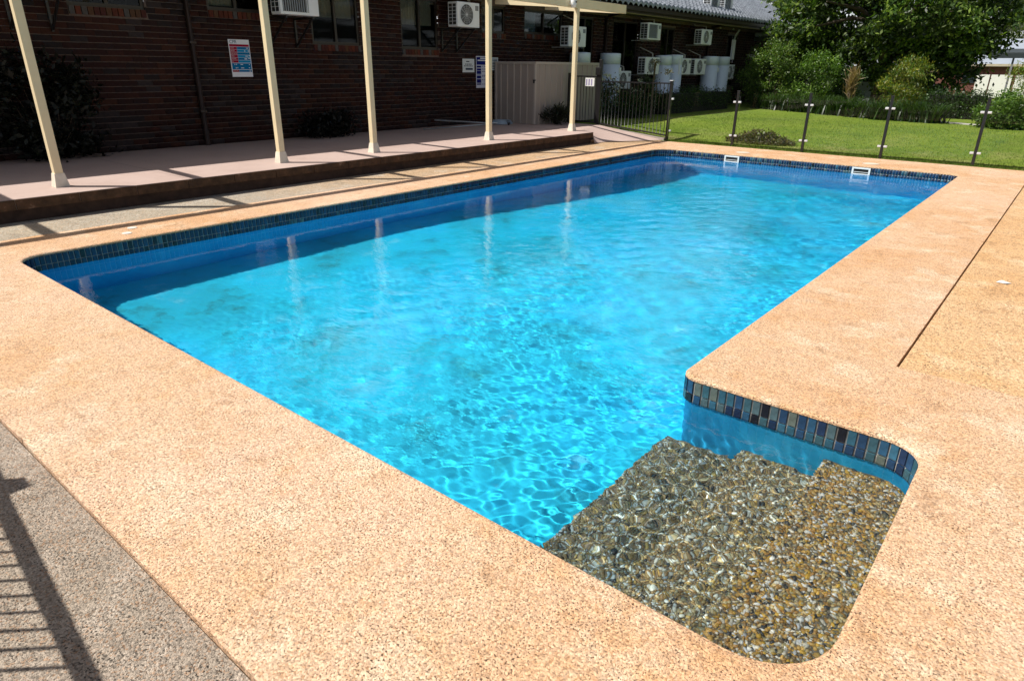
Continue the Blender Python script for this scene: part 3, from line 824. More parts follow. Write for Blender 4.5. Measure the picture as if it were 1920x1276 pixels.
# roof of waved tiles: courses that step, waves that roll
roof_m, nt, bs = new_mat('roof_tile')
co = coords(nt)
nt.links.new(ramp(nt, noise(nt, co, 3.2, 5, .65), [(.3, (.20, .22, .26)), (.5, (.31, .34, .39)), (.7, (.44, .48, .54))]), bs.inputs['Base Color'])
bs.inputs['Roughness'].default_value = .5
RX = -15.5; RZ = 4.92; EZ = 3.31
ncs, wl = 13, .30
ny_ = int((Y1B - 10.0) / wl * 6)
yv = 10.0 + np.arange(ny_ + 1) * wl / 6
V = []; 
run = EX + .14 - RX
cs = []
for c_ in range(ncs):
    cs += [(c_ / ncs, -.01), ((c_ + .002) / ncs, .095), ((c_ + .5) / ncs, .06), ((c_ + .985) / ncs, .02)] 
for s_, lift in cs:
    x = EX + .14 - run * s_; z = EZ + (RZ - EZ) * s_ + lift
    ph = 2 * np.pi * yv / wl
    zz = z + .085 * np.abs(np.sin(ph / 2)) ** .8
    V.append(np.stack([np.full_like(yv, x), yv, zz], 1))
V = np.concatenate(V); idx = np.arange(len(V)).reshape(len(cs), len(yv))
Q = np.stack([idx[:-1, :-1], idx[:-1, 1:], idx[1:, 1:], idx[1:, :-1]], -1).reshape(-1, 4)
roof = link('roof', np_mesh('roof', V, Q, roof_m, smooth=False), bld)
mb = MB(); mb.add([(EX + .14, Y0B - .3, EZ), (EX + .14, 10.0, EZ), (RX, 10.0, RZ), (RX, Y0B - .3, RZ), (-19.8, Y0B - .3, EZ), (-19.8, Y1B + .3, EZ), (RX, Y1B + .3, RZ), (EX + .14, Y1B + .3, EZ), (EX + .14, 10.0, EZ - .01), (RX, 10.0, RZ - .02)],
                 [(0, 1, 2, 3), (3, 6, 5, 4), (8, 7, 6, 9)]); mb.add([(EX + .14, Y0B - .3, EZ), (RX, Y0B - .3, RZ), (-19.8, Y0B - .3, EZ)], [(0, 1, 2)]); mb.add([(EX + .14, Y1B + .3, EZ), (-19.8, Y1B + .3, EZ), (RX, Y1B + .3, RZ)], [(0, 1, 2)])
mb.build('roof_deck', gutter_m, roof)
y = 10.0
rm = MB(); rm.lathe([(.001, 0), (.13, .0), (.13, .36), (.12, .42), (.001, .42)], (0, 0, 0), 12); rme = rm.mesh('ridge_tile', roof_m, True)
while y < Y1B:
    o = link('ridge_tile', rme, roof); o.rotation_euler = (R(-90), 0, 0); o.location = (RX, y, RZ + .02); y += .40
# porch roof at the far end
porch = link('porch', None, bld)
mb = MB(); mb.box((-12.05, 31.0, 2.72), (-10.2, 36.0, 2.86)); mb.build('porch_fascia', plain('green_gutter', (.06, .085, .07), .5), porch)
mb = MB()
for i in range(16): mb.tube([(-12.05, 31.1 + i * .3, 2.98), (-10.25, 31.1 + i * .3, 2.92)], .09, 8)
mb.build('porch_tiles', roof_m, porch, True)
mb = MB(); mb.box((-10.55, 35.2, .2), (-10.25, 35.6, 2.72)); mb.build('pier', plain('red_pier', (.20, .075, .045), .9, .2, 8), porch)

# ================================================================== PERGOLA
PX = -9.10
POST_Y = [2.68, 5.61, 7.36, 10.27, 13.15]
perg = thing('pergola', 'cream timber pergola frame along the raised verandah', 'pergola')
for y in POST_Y:
    mb = MB(); mb.cbox((PX - .045, y - .045, ZS + .10), (PX + .045, y + .045, 2.775), .005); p = mb.build('post', cream_m, perg)
    mb = MB(); a, b = .075, .052; z0, z1 = ZS + .001, ZS + .155
    mb.add([(PX - a, y - a, z0), (PX + a, y - a, z0), (PX + a, y + a, z0), (PX - a, y + a, z0), (PX - a + .01, y - a + .01, z0 + .06), (PX + a - .01, y - a + .01, z0 + .06), (PX + a - .01, y + a - .01, z0 + .06), (PX - a + .01, y + a - .01, z0 + .06), (PX - b, y - b, z1), (PX + b, y - b, z1), (PX + b, y + b, z1), (PX - b, y + b, z1)],
           [(0, 3, 2, 1), (0, 1, 5, 4), (1, 2, 6, 5), (2, 3, 7, 6), (3, 0, 4, 7), (4, 5, 9, 8), (5, 6, 10, 9), (6, 7, 11, 10), (7, 4, 8, 11), (8, 9, 10, 11)])
    mb.build('base_shoe', creamw_m, p)
mb = MB(); mb.cbox((PX - .04, -2.5, 2.775), (PX + .045, 15.13, 2.955), .004); mb.build('beam', cream_m, perg)
for y in POST_Y + [15.09, -1.5, .6]:
    mb = MB(); mb.bar((PX - .04, y + (.0 if y > 15 else .0), 2.865), (EX - .02, y, 3.03), .05, .17); mb.build('rafter', cream_m, perg)
# floodlight on the beam
fl_ = thing('flood_light', 'white sensor light fixed to the cream pergola beam', 'lamp')
c = on_x(1071, 6, PX + .06)
mb = MB(); mb.lathe([(.02, -.09), (.05, -.085), (.065, -.03), (.065, .06), (.04, .1), (.01, .11)], (PX + .125, c.y, c.z), 16); mb.build('housing', plastic_m, fl_, True)
mb = MB(); mb.box((PX + .046, c.y - .035, c.z - .03), (PX + .075, c.y + .035, c.z + .06)); mb.build('mount', plastic_m, fl_)
mb = MB(); mb.box((PX + .175, c.y - .02, c.z - .0), (PX + .195, c.y + .02, c.z + .03)); mb.build('lens', grill_m, fl_)

# ================================================================== AIR CONDITIONERS
def ac_unit(label, y0, y1, z0, z1, xf=EX, depth=.30, fan='round', bracket='V', name='air_conditioner', group='air conditioners on the motel wall'):
    t = thing(name, label, 'air conditioner', group)
    xb = xf - depth
    mb = MB(); mb.cbox((xb, y0, z0), (xf, y1, z1), .012); body = mb.build('casing', white_m, t)
    H = z1 - z0; W = y1 - y0; cy, cz = y0 + W * .40, (z0 + z1) / 2; r = H * .42
    mb = MB()
    if fan == 'round':
        n = 28
        mb.add([(xf + .004, cy, cz)] + [(xf + .004, cy + r * math.cos(2 * math.pi * k / n), cz + r * math.sin(2 * math.pi * k / n)) for k in range(n)], [(0, 1 + k, 1 + (k + 1) % n) for k in range(n)])
        mb.build('fan_opening', grill_m, t)
        mb = MB()
        for rr in (1.0, .8, .6, .4, .2):
            pts = [(xf + .012, cy + r * rr * math.cos(2 * math.pi * k / 24), cz + r * rr * math.sin(2 * math.pi * k / 24)) for k in range(25)]
            mb.tube(pts, .007 if rr == 1.0 else .0022, 5, cap=False)
        for k in range(6):
            a = math.pi * k / 6; mb.bar((xf + .012, cy - r * math.cos(a), cz - r * math.sin(a)), (xf + .012, cy + r * math.cos(a), cz + r * math.sin(a)), .004)
        mb.lathe([(.001, 0), (.03, 0), (.03, .01), (.001, .01)], (xf + .01, cy, cz), 8)
        mb.build('fan_guard', white_m if H > .3 else grill_m, t)
    else:
        mb.box((xf + .001, y0 + .05, z0 + .05), (xf + .005, y0 + W * .68, z1 - .05)); mb.build('fan_opening', grill_m, t)
        mb = MB()
        for k in range(12):
            yy = y0 + .06 + (W * .66 - .02) * k / 11; mb.box((xf + .005, yy - .006, z0 + .045), (xf + .014, yy + .006, z1 - .045))
        mb.build('fan_guard', plain('louvre_grey', (.32, .36, .40), .5), t)
    mb = MB(); mb.box((xf + .001, y0 + W * .80, z1 - .16), (xf + .004, y1 - .04, z1 - .06)); mb.build('badge', plain('badge_grey', (.20, .22, .25), .4), t)
    # coil grille on the end
    mb = MB(); mb.box((xb + .03, y0 - .004, z0 + .04), (xf - .03, y0 - .001, z1 - .04)); g_ = mb.build('coil', grill_m, t)
    mb = MB()
    for k in range(7):
        z = z0 + .04 + (H - .08) * k / 6; mb.bar((xb + .02, y0 - .009, z), (xf - .02, y0 - .009, z), .008)
    for k in range(3):
        x = xb + .03 + (depth - .06) * k / 2; mb.bar((x, y0 - .008, z0 + .03), (x, y0 - .008, z1 - .03), .008)
    mb.build('coil_guard', white_m, g_)
    if bracket == 'V':
        for yy in (y0 + .12, y1 - .12):
            mb = MB(); mb.bar((XW + .004, yy, z0 - .03), (xf - .02, yy, z0 - .03), .035); mb.bar((XW + .02, yy, z0 - .05), (XW + .02, yy, z0 - .52), .035)
            mb.bar((XW + .02, yy, z0 - .50), (xf - .06, yy, z0 - .04), .03); mb.build('bracket', black_m, t)
    elif bracket == 'arm':
        mb = MB(); mb.bar((XW + .004, y0 + .1, z0 - .02), (xf - .01, y0 + .1, z0 - .02), .03); mb.bar((XW + .004, y1 - .1, z0 - .02), (xf - .01, y1 - .1, z0 - .02), .03); mb.build('bracket', plain('grey_arm', (.25, .25, .25), .5), t)
    elif bracket == 'stand':
        mb = MB()
        for yy in (y0 + .1, y1 - .1):
            mb.bar((xb + .05, yy, z0), (xb + .05, yy, .1), .03); mb.bar((xf - .05, yy, z0), (xf - .05, yy, .1), .03)
        mb.build('stand', black_m, t)
    # refrigerant pipes up to the eave
    mb = MB()
    for q in (0, .05):
        yy = y1 - .15 + q
        mb.tube([(xb + .1, yy, z1), (xb + .1, yy - .03, z1 + .12), (XW + .06, yy - .08, min(z1 + .28, 3.05)), (XW + .01, yy - .1, min(z1 + .30, 3.08))], .011, 6)
    mb.build('pipe', plain('pipe_lagging', (.45, .44, .40), .7), t)
    return t
ac_unit('air conditioner on black V brackets between downpipe and the far verandah corner', 3.30, 4.05, 2.52, 3.02, bracket='V')
ac_unit('air conditioner with black V brackets hung beside a brick-silled window above the resuscitation chart', 7.36, 8.16, 2.41, 2.96, fan='square')
ac_unit('air conditioner with round fan guard hung above the blue information board', 11.82, 12.55, 2.41, 2.92)
ac_unit('air conditioner with pipe loop and grey arms above the steel shed', 16.16, 16.98, 2.12, 2.63, bracket='arm')
ac_unit('high louvred air conditioner under the eave, above the twin heaters', 20.48, 21.31, 2.43, 2.92, fan='square', bracket='arm')
ac_unit('high air conditioner under the eave beyond the louvred one', 24.41, 25.25, 2.40, 2.90, bracket='arm')
ac_unit('low air conditioner beside the single heater, behind flowering shrub', 18.80, 19.60, .98, 1.50, bracket='stand')
ac_unit('low air conditioner directly below the louvred unit, beside twin heaters', 20.49, 21.40, 1.40, 1.92, bracket='arm')
ac_unit('low air conditioner touching the second twin heater', 22.86, 23.75, 1.39, 1.92, bracket='arm')
ac_unit('low air conditioner touching the pale heater above the clipped hedge', 24.10, 25.0, 1.39, 1.92, bracket='arm')
ac_unit('lowest air conditioner beyond the last heater', 26.95, 27.7, 1.22, 1.75, bracket='arm')
for lab, pxs, d in (('roof air conditioner with side grille standing on the tiled slope', (1321, 1346), 0), ('roof air conditioner with dark end standing beside its twin', (1347, 1371), .0)):
    a, b = on_x(pxs[0] + 9, 17, -12.3), on_x(pxs[1], 18, -12.3)
    t = ac_unit(lab, a.y, b.y, 3.78, 4.35, xf=-12.25, depth=.34, fan='square' if d == 0 else 'round', bracket=None, group='air conditioners on the roof')
    mb = MB()
    for yy in (a.y + .12, b.y - .12): mb.bar((-12.9, yy, 3.76), (-12.2, yy, 3.76), .05); mb.bar((-12.25, yy, 3.76), (-12.25, yy, 3.55), .04)
    mb.build('stand', black_m, t)

# ================================================================== WATER HEATERS
def heater(label, pxc, dia, ztop, X=-11.68, zb=.2):
    c = on_x(pxc, 120, X); r = dia / 2
    t = thing('water_heater', label, 'water heater', 'water heaters along the motel wall')
    mb = MB(); mb.lathe([(r * .98, zb), (r, zb + .03), (r, ztop - .32)], (X, c.y, 0), 36); mb.build('jacket', tank_m, t, True)
    mb = MB(); mb.lathe([(r, ztop - .318), (r, ztop - .03), (r * .97, ztop - .008), (r * .6, ztop)], (X, c.y, 0), 36); mb.build('cap', tank_m, t, True)
    mb = MB(); mb.box((X + r - .02, c.y + .02, ztop - .55), (X + r + .015, c.y + .14, ztop - .40)); mb.build('control_box', white_m, t)
    mb = MB(); mb.tube([(XW + .02, c.y + r + .05, .3), (XW + .06, c.y + r + .05, 1.4), (X, c.y + r - .02, 1.5)], .016, 6); mb.build('pipe', grill_m, t)
heater('pale water heater standing behind the steel shed', 1087, .60, 1.99)
heater('single pale water heater behind the gate post', 1144, .62, 2.00)
heater('first of twin water heaters beside the low air conditioner', 1243, .58, 2.0)
heater('second of twin water heaters, touching two low air conditioners', 1264, .58, 2.03)
heater('pale water heater behind the clipped hedge', 1331, .62, 2.03)
heater('last water heater on the wall, past the clipped hedge', 1353, .60, 2.03)
t = thing('meter_box', 'small grey box on brick wall past the last heater', 'box')
c = on_x(1406, 106, XW); mb = MB(); mb.cbox((XW + .003, c.y - .35, c.z - .07), (XW + .08, c.y + .35, c.z + .08), .01); mb.build('case', plain('meter_grey', (.30, .29, .28), .5), t); mb = MB(); mb.box((XW + .081, c.y - .3, c.z - .04), (XW + .085, c.y + .3, c.z + .05)); mb.build('door', plain('meter_door', (.24, .235, .23), .5), t)
c = on_x(1372, 95, XW)
t = thing('cable_duct', 'white duct on brick wall below the eave, past the heaters', 'duct')
mb = MB(); mb.cbox((XW + .003, c.y - .12, 1.95), (XW + .09, c.y + .12, 2.70), .01); mb.build('cover', white_m, t)
mb = MB()
for q in (0, .1): mb.tube([(XW + .05, c.y + q - .05, 2.7), (XW + .06, c.y + q + .05, 2.88), (XW + .1, c.y + q + .25, 3.08)], .014, 6)
mb.build('pipe', white_m, t)

# ================================================================== SIGNS
def poster(name, label, y0, y1, z0, z1, bands, X=XW + .010, base=(.78, .80, .86), cat='sign'):
    t = thing(name, label, cat)
    mb = MB(); mb.box((X - .006, y0, z0), (X, y1, z1)); mb.build('board', plain('board_white', base, .6, .03, spec=.1), t)
    W, Hh = y1 - y0, z1 - z0
    inks = {}
    for (u0, u1, v0, v1, colr) in bands:
        m = inks.setdefault(colr, None) or plain('ink', colr, .7, .02, spec=.08); inks[colr] = m
        mb = MB(); mb.box((X, y0 + u0 * W, z1 - v1 * Hh), (X + (.0010 if colr[0] < .5 else .0022), y0 + u1 * W, z1 - v0 * Hh)); mb.build('print', m, t)
    return t
def text(t, s, y, z, size, colr, X):
    cu = bpy.data.curves.new('lettering', 'FONT'); cu.body = s; cu.size = size; cu.extrude = .0004
    cu.materials.append(plain('letter_ink', colr, .5, .01)); cu.align_y = 'CENTER'
    tmp = bpy.data.objects.new('lettering', cu); COL.objects.link(tmp); me = bpy.data.meshes.new_from_object(tmp.evaluated_get(bpy.context.evaluated_depsgraph_get())); bpy.data.objects.remove(tmp)
    o = link('lettering', me, t); o.rotation_euler = (R(90), 0, R(90)); o.location = (X, y, z); return o
RED, BLU, LBL, WHT, TEAL, NAVY = (.30, .002, .03), (.002, .15, .36), (.006, .26, .52), (.75, .78, .82), (.01, .10, .18), (.006, .012, .15)
y0, y1, z0, z1 = 6.645, 7.045, 1.372, 1.990
b = [(.03, .97, .128, .188, RED)]
for k in range(6): b += [(.04, .37, .197 + .0715 * k, .262 + .0715 * k, RED), (.375, .97, .197 + .0715 * k, .262 + .0715 * k, LBL if k % 2 else BLU)]
b += [(.04, .97, .632, .80, BLU), (.04, .34, .812, .868, RED), (.345, .97, .812, .868, BLU)]
for u, v, wd_, hh in ((.82, .215, .1, .02), (.72, .285, .04, .035), (.9, .285, .04, .03), (.74, .43, .12, .02), (.9, .42, .09, .02), (.68, .50, .12, .03), (.86, .49, .1, .02), (.16, .65, .03, .03), (.24, .65, .03, .03), (.45, .655, .12, .02), (.86, .66, .04, .02), (.2, .745, .04, .03), (.28, .74, .03, .03), (.46, .75, .14, .02), (.84, .745, .05, .02), (.85, .835, .06, .02)):
    b.append((u, u + wd_, v, v + hh, WHT))
t = poster('resuscitation_chart', 'red and blue resuscitation chart on dark brick wall', y0, y1, z0, z1, b)
X_ = XW + .0138
text(t, 'CPR', y0 + .02, z1 - .042, .075, TEAL, X_); text(t, 'SAVES', y1 - .125, z1 - .040, .036, (.25, .08, .16), X_) if False else None
for k, s in enumerate(('DANGER', 'RESPONSE', 'SEND FOR HELP', 'AIRWAY', 'BREATHING', 'CPR')):
    text(t, s, y0 + .024, z1 - .618 * (.2295 + .0715 * k), .016, WHT, X_)
text(t, 'DEFIBRILLATION', y0 + .022, z1 - .618 * .84, .0125, WHT, X_)
b = []
for v, u0, u1, n_ in ((.20, .30, .68, 1), (.40, .22, .80, 4), (.53, .12, .88, 6), (.0, 0, 0, 0)):
    for k in range(n_):
        ww = (u1 - u0) / n_; b.append((u0 + k * ww, u0 + (k + .72) * ww, v - .035, v + .035, (.02, .03, .06)))
b.append((.25, .86, .68, .82, (.03, .05, .09)))
poster('pool_notice', 'small pale notice with dark lines of print beside the blue board', 12.63, 13.05, 1.45, 1.757, b, base=(.62, .68, .70))
b = [(.03, .97, .03, .27, NAVY), (.28, .62, .05, .085, WHT), (.1, .9, .115, .15, WHT)]
for k, (v0, v1) in enumerate(((.30, .36), (.385, .45), (.46, .56), (.58, .60), (.615, .70), (.72, .84), (.86, .90))):
    b += [(.04, .34, v0, v1, NAVY)]
    for q in range(4): b.append((.40 + .13 * q, .40 + .13 * q + RNG.uniform(.05, .11), v0 + .008, v0 + .032, (.10, .12, .25)))
poster('information_board', 'tall blue and white safety board on brick wall behind a post', 13.115, 13.66, 1.085, 1.825, b, base=(.58, .62, .74))
b = [(.15, .85, .1 + .12 * k, .16 + .12 * k, (.03, .03, .04)) for k in range(7)]
poster('wall_notice', 'narrow pale notice beside the tall blue board', 13.68, 13.95, 1.50, 1.80, b, base=(.55, .62, .66))

# ================================================================== STEEL SHED
sx0, sx1, sy0, sy1, sz0, sz1 = -12.0, -10.71, 13.80, 16.60, ZS + .01, 1.71
shed = thing('garden_shed', 'low beige ribbed steel shed against the brick wall', 'shed')
def ribbed(n, p, q, outw, z0, z1, name, mat=shed_m):
    """sheet with n pressed ribs between p and q, outward dir outw"""
    p, q, ow = Vector(p), Vector(q), Vector(outw); mb = MB(); prof = []
    for k in range(n):
        for u, d in ((.0, 0), (.72, 0), (.78, .022), (.92, .022), (.98, 0)): prof.append(((k + u) / n, d))
    prof.append((1.0, 0))
    vs_ = []
    for u, d in prof:
        c = p.lerp(q, u) + ow * d; vs_ += [(c.x, c.y, z0), (c.x, c.y, z1)]
    mb.add(vs_, [(2 * i, 2 * i + 2, 2 * i + 3, 2 * i + 1) for i in range(len(prof) - 1)])
    return mb.build(name, mat, shed)
ribbed(6, (sx0, sy0, 0), (sx1, sy0, 0), (0, -1, 0), sz0, sz1 - .02, 'end_sheet')
ribbed(12, (sx1, sy0, 0), (sx1, sy1, 0), (1, 0, 0), sz0, sz1 - .02, 'side_sheet')
ribbed(6, (sx1, sy1, 0), (sx0, sy1, 0), (0, 1, 0), sz0, sz1 - .02, 'end_sheet')
mb = MB(); mb.box((sx0, sy0 - .03, sz1 - .055), (sx1 + .03, sy0 - .024, sz1)); mb.box((sx1 + .024, sy0 - .03, sz1 - .055), (sx1 + .03, sy1 + .03, sz1)); mb.box((sx0, sy0 - .024, sz1 - .012), (sx1 + .024, sy1 + .02, sz1 - .002)); mb.build('top_trim', shedt_m, shed)
for x, y in ((sx1 + .005, sy0 - .005), (sx0 + .03, sy0 - .005), (sx1 + .005, sy1 + .005)):
    mb = MB(); mb.cbox((x - .028, y - .028, sz0), (x + .026, y + .028, sz1 - .056), .004); mb.build('corner_trim', shedt_m, shed)
mb = MB(); mb.box((sx1 - .03, sy0 - .05, 1.28), (sx1 + .06, sy0 - .034, 1.30)); mb.box((sx1 - .01, sy0 - .06, 1.22), (sx1 + .02, sy0 - .035, 1.28)); mb.build('latch', black_m, shed)

# ================================================================== FENCES
def cyl_clamps(mb, x, y, z):
    for s in (-1, 1):
        mb.cbox((x + s * .055 - .032, y - .028, z - .02), (x + s * .055 + .032, y + .012, z + .02), .008)
glass = thing('glass_fence', 'frameless glass pool fence on slim black posts along the lawn', 'fence')
GY = 14.93
post_x = [-7.64, -5.98, -4.46, -2.96, -1.42, .12, 1.66]
def gpost(x, y, hgt=1.15):
    mb = MB(); mb.cbox((x - .025, y - .025, -.02), (x + .025, y + .025, hgt), .004); p = mb.build('post', black_m, glass)
    mb = MB(); cyl_clamps(mb, x, y - .002, .93); cyl_clamps(mb, x, y - .002, .23); mb.build('clamp', steel_m, p)
    mb = MB(); mb.cbox((x - .028, y - .028, hgt), (x + .028, y + .028, hgt + .012), .003); mb.build('cap', black_m, p)
for i, x in enumerate(post_x):
    if i: gpost(x, GY)
for i in range(len(post_x) - 1):
    a, b2 = post_x[i] + .055, post_x[i + 1] - .055
    mb = MB(); mb.box((a, GY - .005, .10), (b2, GY + .005, 1.13)); mb.build('pane', fence_glass_m, glass)

def pickets_fence(t, p, q, z0a, z0b, top, n, r=.008, rail=(.036, .03), name='picket'):
    """bar fence from p to q (x,y); bottom follows the ground z0a..z0b"""
    p, q = Vector(p), Vector(q)
    mbk = MB(); mbk.tube([(0, 0, 0), (0, 0, 1)], r, 8); me = mbk.mesh(name, black_m, True)
    for zt, nm in ((top, 'rail'), (None, 'rail')):
        mb = MB()
        za, zb = (top - rail[1] / 2, top - rail[1] / 2) if zt else (z0a + .09, z0b + .09)
        mb.bar((p.x, p.y, za), (q.x, q.y, zb), rail[0], rail[1]); mb.build(nm, black_m, t)
    for k in range(n):
        u = (k + .5) / n; c = p.lerp(q, u); zb = z0a + (z0b - z0a) * u + .09
        o = link(name, me, t); o.location = (c.x, c.y, zb); o.scale = (1, 1, top - zb - .02)
iron = thing('picket_fence', 'black metal bar fence panel between gate post and glass fence', 'fence')
IA, IB = (-9.62, 15.06), (-7.66, 15.06)
pickets_fence(iron, (-9.58, 15.06), (-7.70, 15.06), .19, .02, 1.285, 19)
mb = MB(); mb.cbox((-7.69, 15.035, -.02), (-7.63, 15.095, 1.32), .005); cp = mb.build('post', black_m, iron)
mb = MB(); mb.cbox((-7.63, 15.045, .91), (-7.565, 15.09, .955), .01); mb.cbox((-7.63, 15.045, .20), (-7.565, 15.09, .24), .01); mb.build('clamp', steel_m, cp)
mb = MB(); mb.cbox((-7.70, 15.02, 1.32), (-7.62, 15.11, 1.34), .004); mb.build('cap', steel_m, cp)
mb = MB(); mb.cbox((-9.66, 15.03, .1), (-9.59, 15.10, 1.78), .005); mb.build('gate_post', black_m, iron)
mb = MB(); mb.add([(-9.6, 15.00, .10), (-7.70, 15.00, -.02), (-7.70, 15.12, -.02), (-9.6, 15.12, .10), (-9.6, 15.00, .225), (-7.70, 15.00, .045), (-7.70, 15.12, .045), (-9.6, 15.12, .225)],
                  [(0, 1, 5, 4), (1, 2, 6, 5), (2, 3, 7, 6), (3, 0, 4, 7), (4, 5, 6, 7)]); mb.build('kerb', plain('kerb_concrete', (.36, .31, .28), .85, .15, 10), iron)
gate = thing('pool_gate', 'black metal bar gate between steel shed and tall gate post', 'gate')
pickets_fence(gate, (-10.52, 15.06), (-9.70, 15.06), .22, .20, 1.40, 9)
for x, zt in ((-10.56, 1.46), (-9.69, 1.42)):
    mb = MB(); mb.cbox((x - .03, 15.035, .26), (x + .03, 15.085, zt), .004); mb.build('stile', black_m, gate)
mb = MB(); mb.cbox((-9.74, 15.0, 1.42), (-9.60, 15.04, 1.60), .006); mb.build('latch', black_m, gate)
gn = thing('gate_notice', 'white paper notice tied to the black bar gate', 'notice')
c0, c1 = on_y(1098, 146, 15.03), on_y(1114, 162, 15.03)
mb = MB(); mb.box((c0.x, 15.028, c1.z), (c1.x, 15.032, c0.z)); mb.build('sheet', plastic_m, gn)
mb = MB()
pr_m = plain('notice_print', (.30, .26, .42), .5)
for k in range(3): mb = MB(); mb.box((c0.x + .02 + .075 * k, 15.026, c1.z + .02), (c0.x + .06 + .075 * k, 15.0278, c0.z - .03)); mb.build('print', pr_m, gn)
# bar fence on the near side, behind the camera; its shadow lies on the dark path
bal = thing('bar_fence', 'black bar fence along the dark concrete path', 'fence')
pa, pb = Vector((-3.70, -.21)), Vector((1.2, -.64))
pickets_fence(bal, pa, pb, -.012, -.012, 1.20, 50, .0075, (.042, .04))
for u in (0.0, .36, .68, 1.0):
    c = pa.lerp(pb, u); mb = MB(); mb.cbox((c.x - .045, c.y - .045, -.012), (c.x + .045, c.y + .045, 1.27), .006); p = mb.build('post', black_m, bal)
    mb = MB(); mb.cbox((c.x - .05, c.y - .05, 1.27), (c.x + .05, c.y + .05, 1.285), .004); mb.build('post_cap', black_m, p)
pickets_fence(bal, (-6.5, -.02), pa - Vector((.05, 0)), -.012, -.012, 1.20, 31, .0075, (.075, .05))

# ================================================================== THINGS ON THE VERANDAH
def pole(label, pts, r, m):
    t = thing('pool_pole', label, 'pole', 'poles lying by the wall')
    mb = MB(); mb.tube(pts, r, 8); mb.build('shaft', m, t, True)
    mb = MB(); d = (Vector(pts[-1]) - Vector(pts[-2])).normalized(); mb.tube([Vector(pts[-1]), Vector(pts[-1]) + d * .18], r * 1.35, 8); mb.build('grip', grill_m, t, True)
alu = plain('aluminium', (.55, .60, .64), .3, .03, metal=.7)
a, b_ = on_z(870, 228, ZS + .25), on_z(800, 220, ZS + .3)
pole('bright pole sloping down from the wall towards the shed', [(-11.75, 11.35, .42), (-11.45, 12.8, .30), (-11.35, 13.5, .265)], .016, alu)
pole('bright pole lying flat on the verandah floor by the wall', [(-11.55, 10.8, .258), (-11.5, 13.2, .258)], .015, alu)
t = thing('vacuum_hose', 'coil of pale blue hose by the shed corner', 'hose')
mb = MB()
for k in range(3):
    mb.tube([(-11.45 + (.26 - .02 * k) * math.cos(q * .35), 13.42 + (.26 - .02 * k) * math.sin(q * .35), .262 + .03 * k) for q in range(18)], .018, 7)
mb.build('coil', plain('hose_blue', (.35, .45, .55), .4), t, True)
mb = MB(); mb.tube([(-11.2, 13.42, .27), (-11.05, 13.2, .27)], .024, 8); mb.build('cuff', grill_m, t, True)

# ================================================================== PLANTS
def leaves(n, centers, spread, size, cols, up=.3, squash=1.0, aspect=.45):
    ci_ = RNG.integers(0, len(centers), n); c = centers[ci_]; tone = RNG.uniform(.55, 1.55, len(centers))[ci_][:, None]
    sp = spread if np.ndim(spread) else np.full(3, spread)
    p = c + RNG.normal(0, 1, (n, 3)) * sp
    d = RNG.normal(0, 1, (n, 3)); d[:, 2] += up; d /= np.linalg.norm(d, axis=1)[:, None]
    e = RNG.normal(0, 1, (n, 3)); e -= (e * d).sum(1)[:, None] * d; e /= np.linalg.norm(e, axis=1)[:, None]
    L = size * RNG.uniform(.55, 1.3, n)[:, None]; W = L * aspect
    nn = np.cross(d, e)
    v0 = p; v1 = p + d * L * .5 + e * W * .5 + nn * L * .06; v2 = p + d * L; v3 = p + d * L * .5 - e * W * .5 + nn * L * .06
    V = np.stack([v0, v1, v2, v3], 1).reshape(-1, 3)
    cols = np.array(cols); t = cols[RNG.integers(0, len(cols), n)] * RNG.uniform(.75, 1.25, (n, 1)) * tone
    return V, np.arange(4 * n).reshape(-1, 4), np.repeat(t, 4, 0)
def blob_centers(c, r, n, shell_=.35):
    d = RNG.normal(0, 1, (n, 3)); d /= np.linalg.norm(d, axis=1)[:, None]
    k = RNG.uniform(shell_, 1.0, n) ** .6
    return np.array(c) + d * k[:, None] * np.array(r)
def foliage(name, parent, V, Q, T): return link(name, np_mesh(name, V, Q, leaf_m, T), parent)
def stems(parent, base, tips, r0, r1, name='stem'):
    mb = MB()
    for tp in tips:
        b0 = Vector(base); t0 = Vector(tp); m = b0.lerp(t0, .5) + Vector((random.uniform(-.1, .1), random.uniform(-.1, .1), 0)) * (t0 - b0).length * .4
        mb.tube([b0, m, t0], [r0, (r0 + r1) / 2, r1], 6)
    return mb.build(name, bark_m, parent, True)
DKG = [(.020, .046, .010), (.029, .064, .013), (.042, .086, .016), (.016, .036, .010)]
MDG = [(.06, .125, .02), (.085, .16, .025), (.045, .095, .016), (.12, .19, .035)]
YLG = [(.14, .17, .02), (.19, .20, .03), (.10, .15, .02), (.22, .20, .025)]
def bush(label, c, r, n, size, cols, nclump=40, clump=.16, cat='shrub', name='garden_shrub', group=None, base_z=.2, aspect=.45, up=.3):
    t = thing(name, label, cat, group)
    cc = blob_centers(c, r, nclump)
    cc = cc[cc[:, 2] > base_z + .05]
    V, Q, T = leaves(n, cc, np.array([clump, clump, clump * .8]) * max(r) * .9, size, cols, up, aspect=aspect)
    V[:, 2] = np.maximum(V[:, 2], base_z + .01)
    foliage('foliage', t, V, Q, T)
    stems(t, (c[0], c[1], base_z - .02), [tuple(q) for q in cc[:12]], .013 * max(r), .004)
    return t
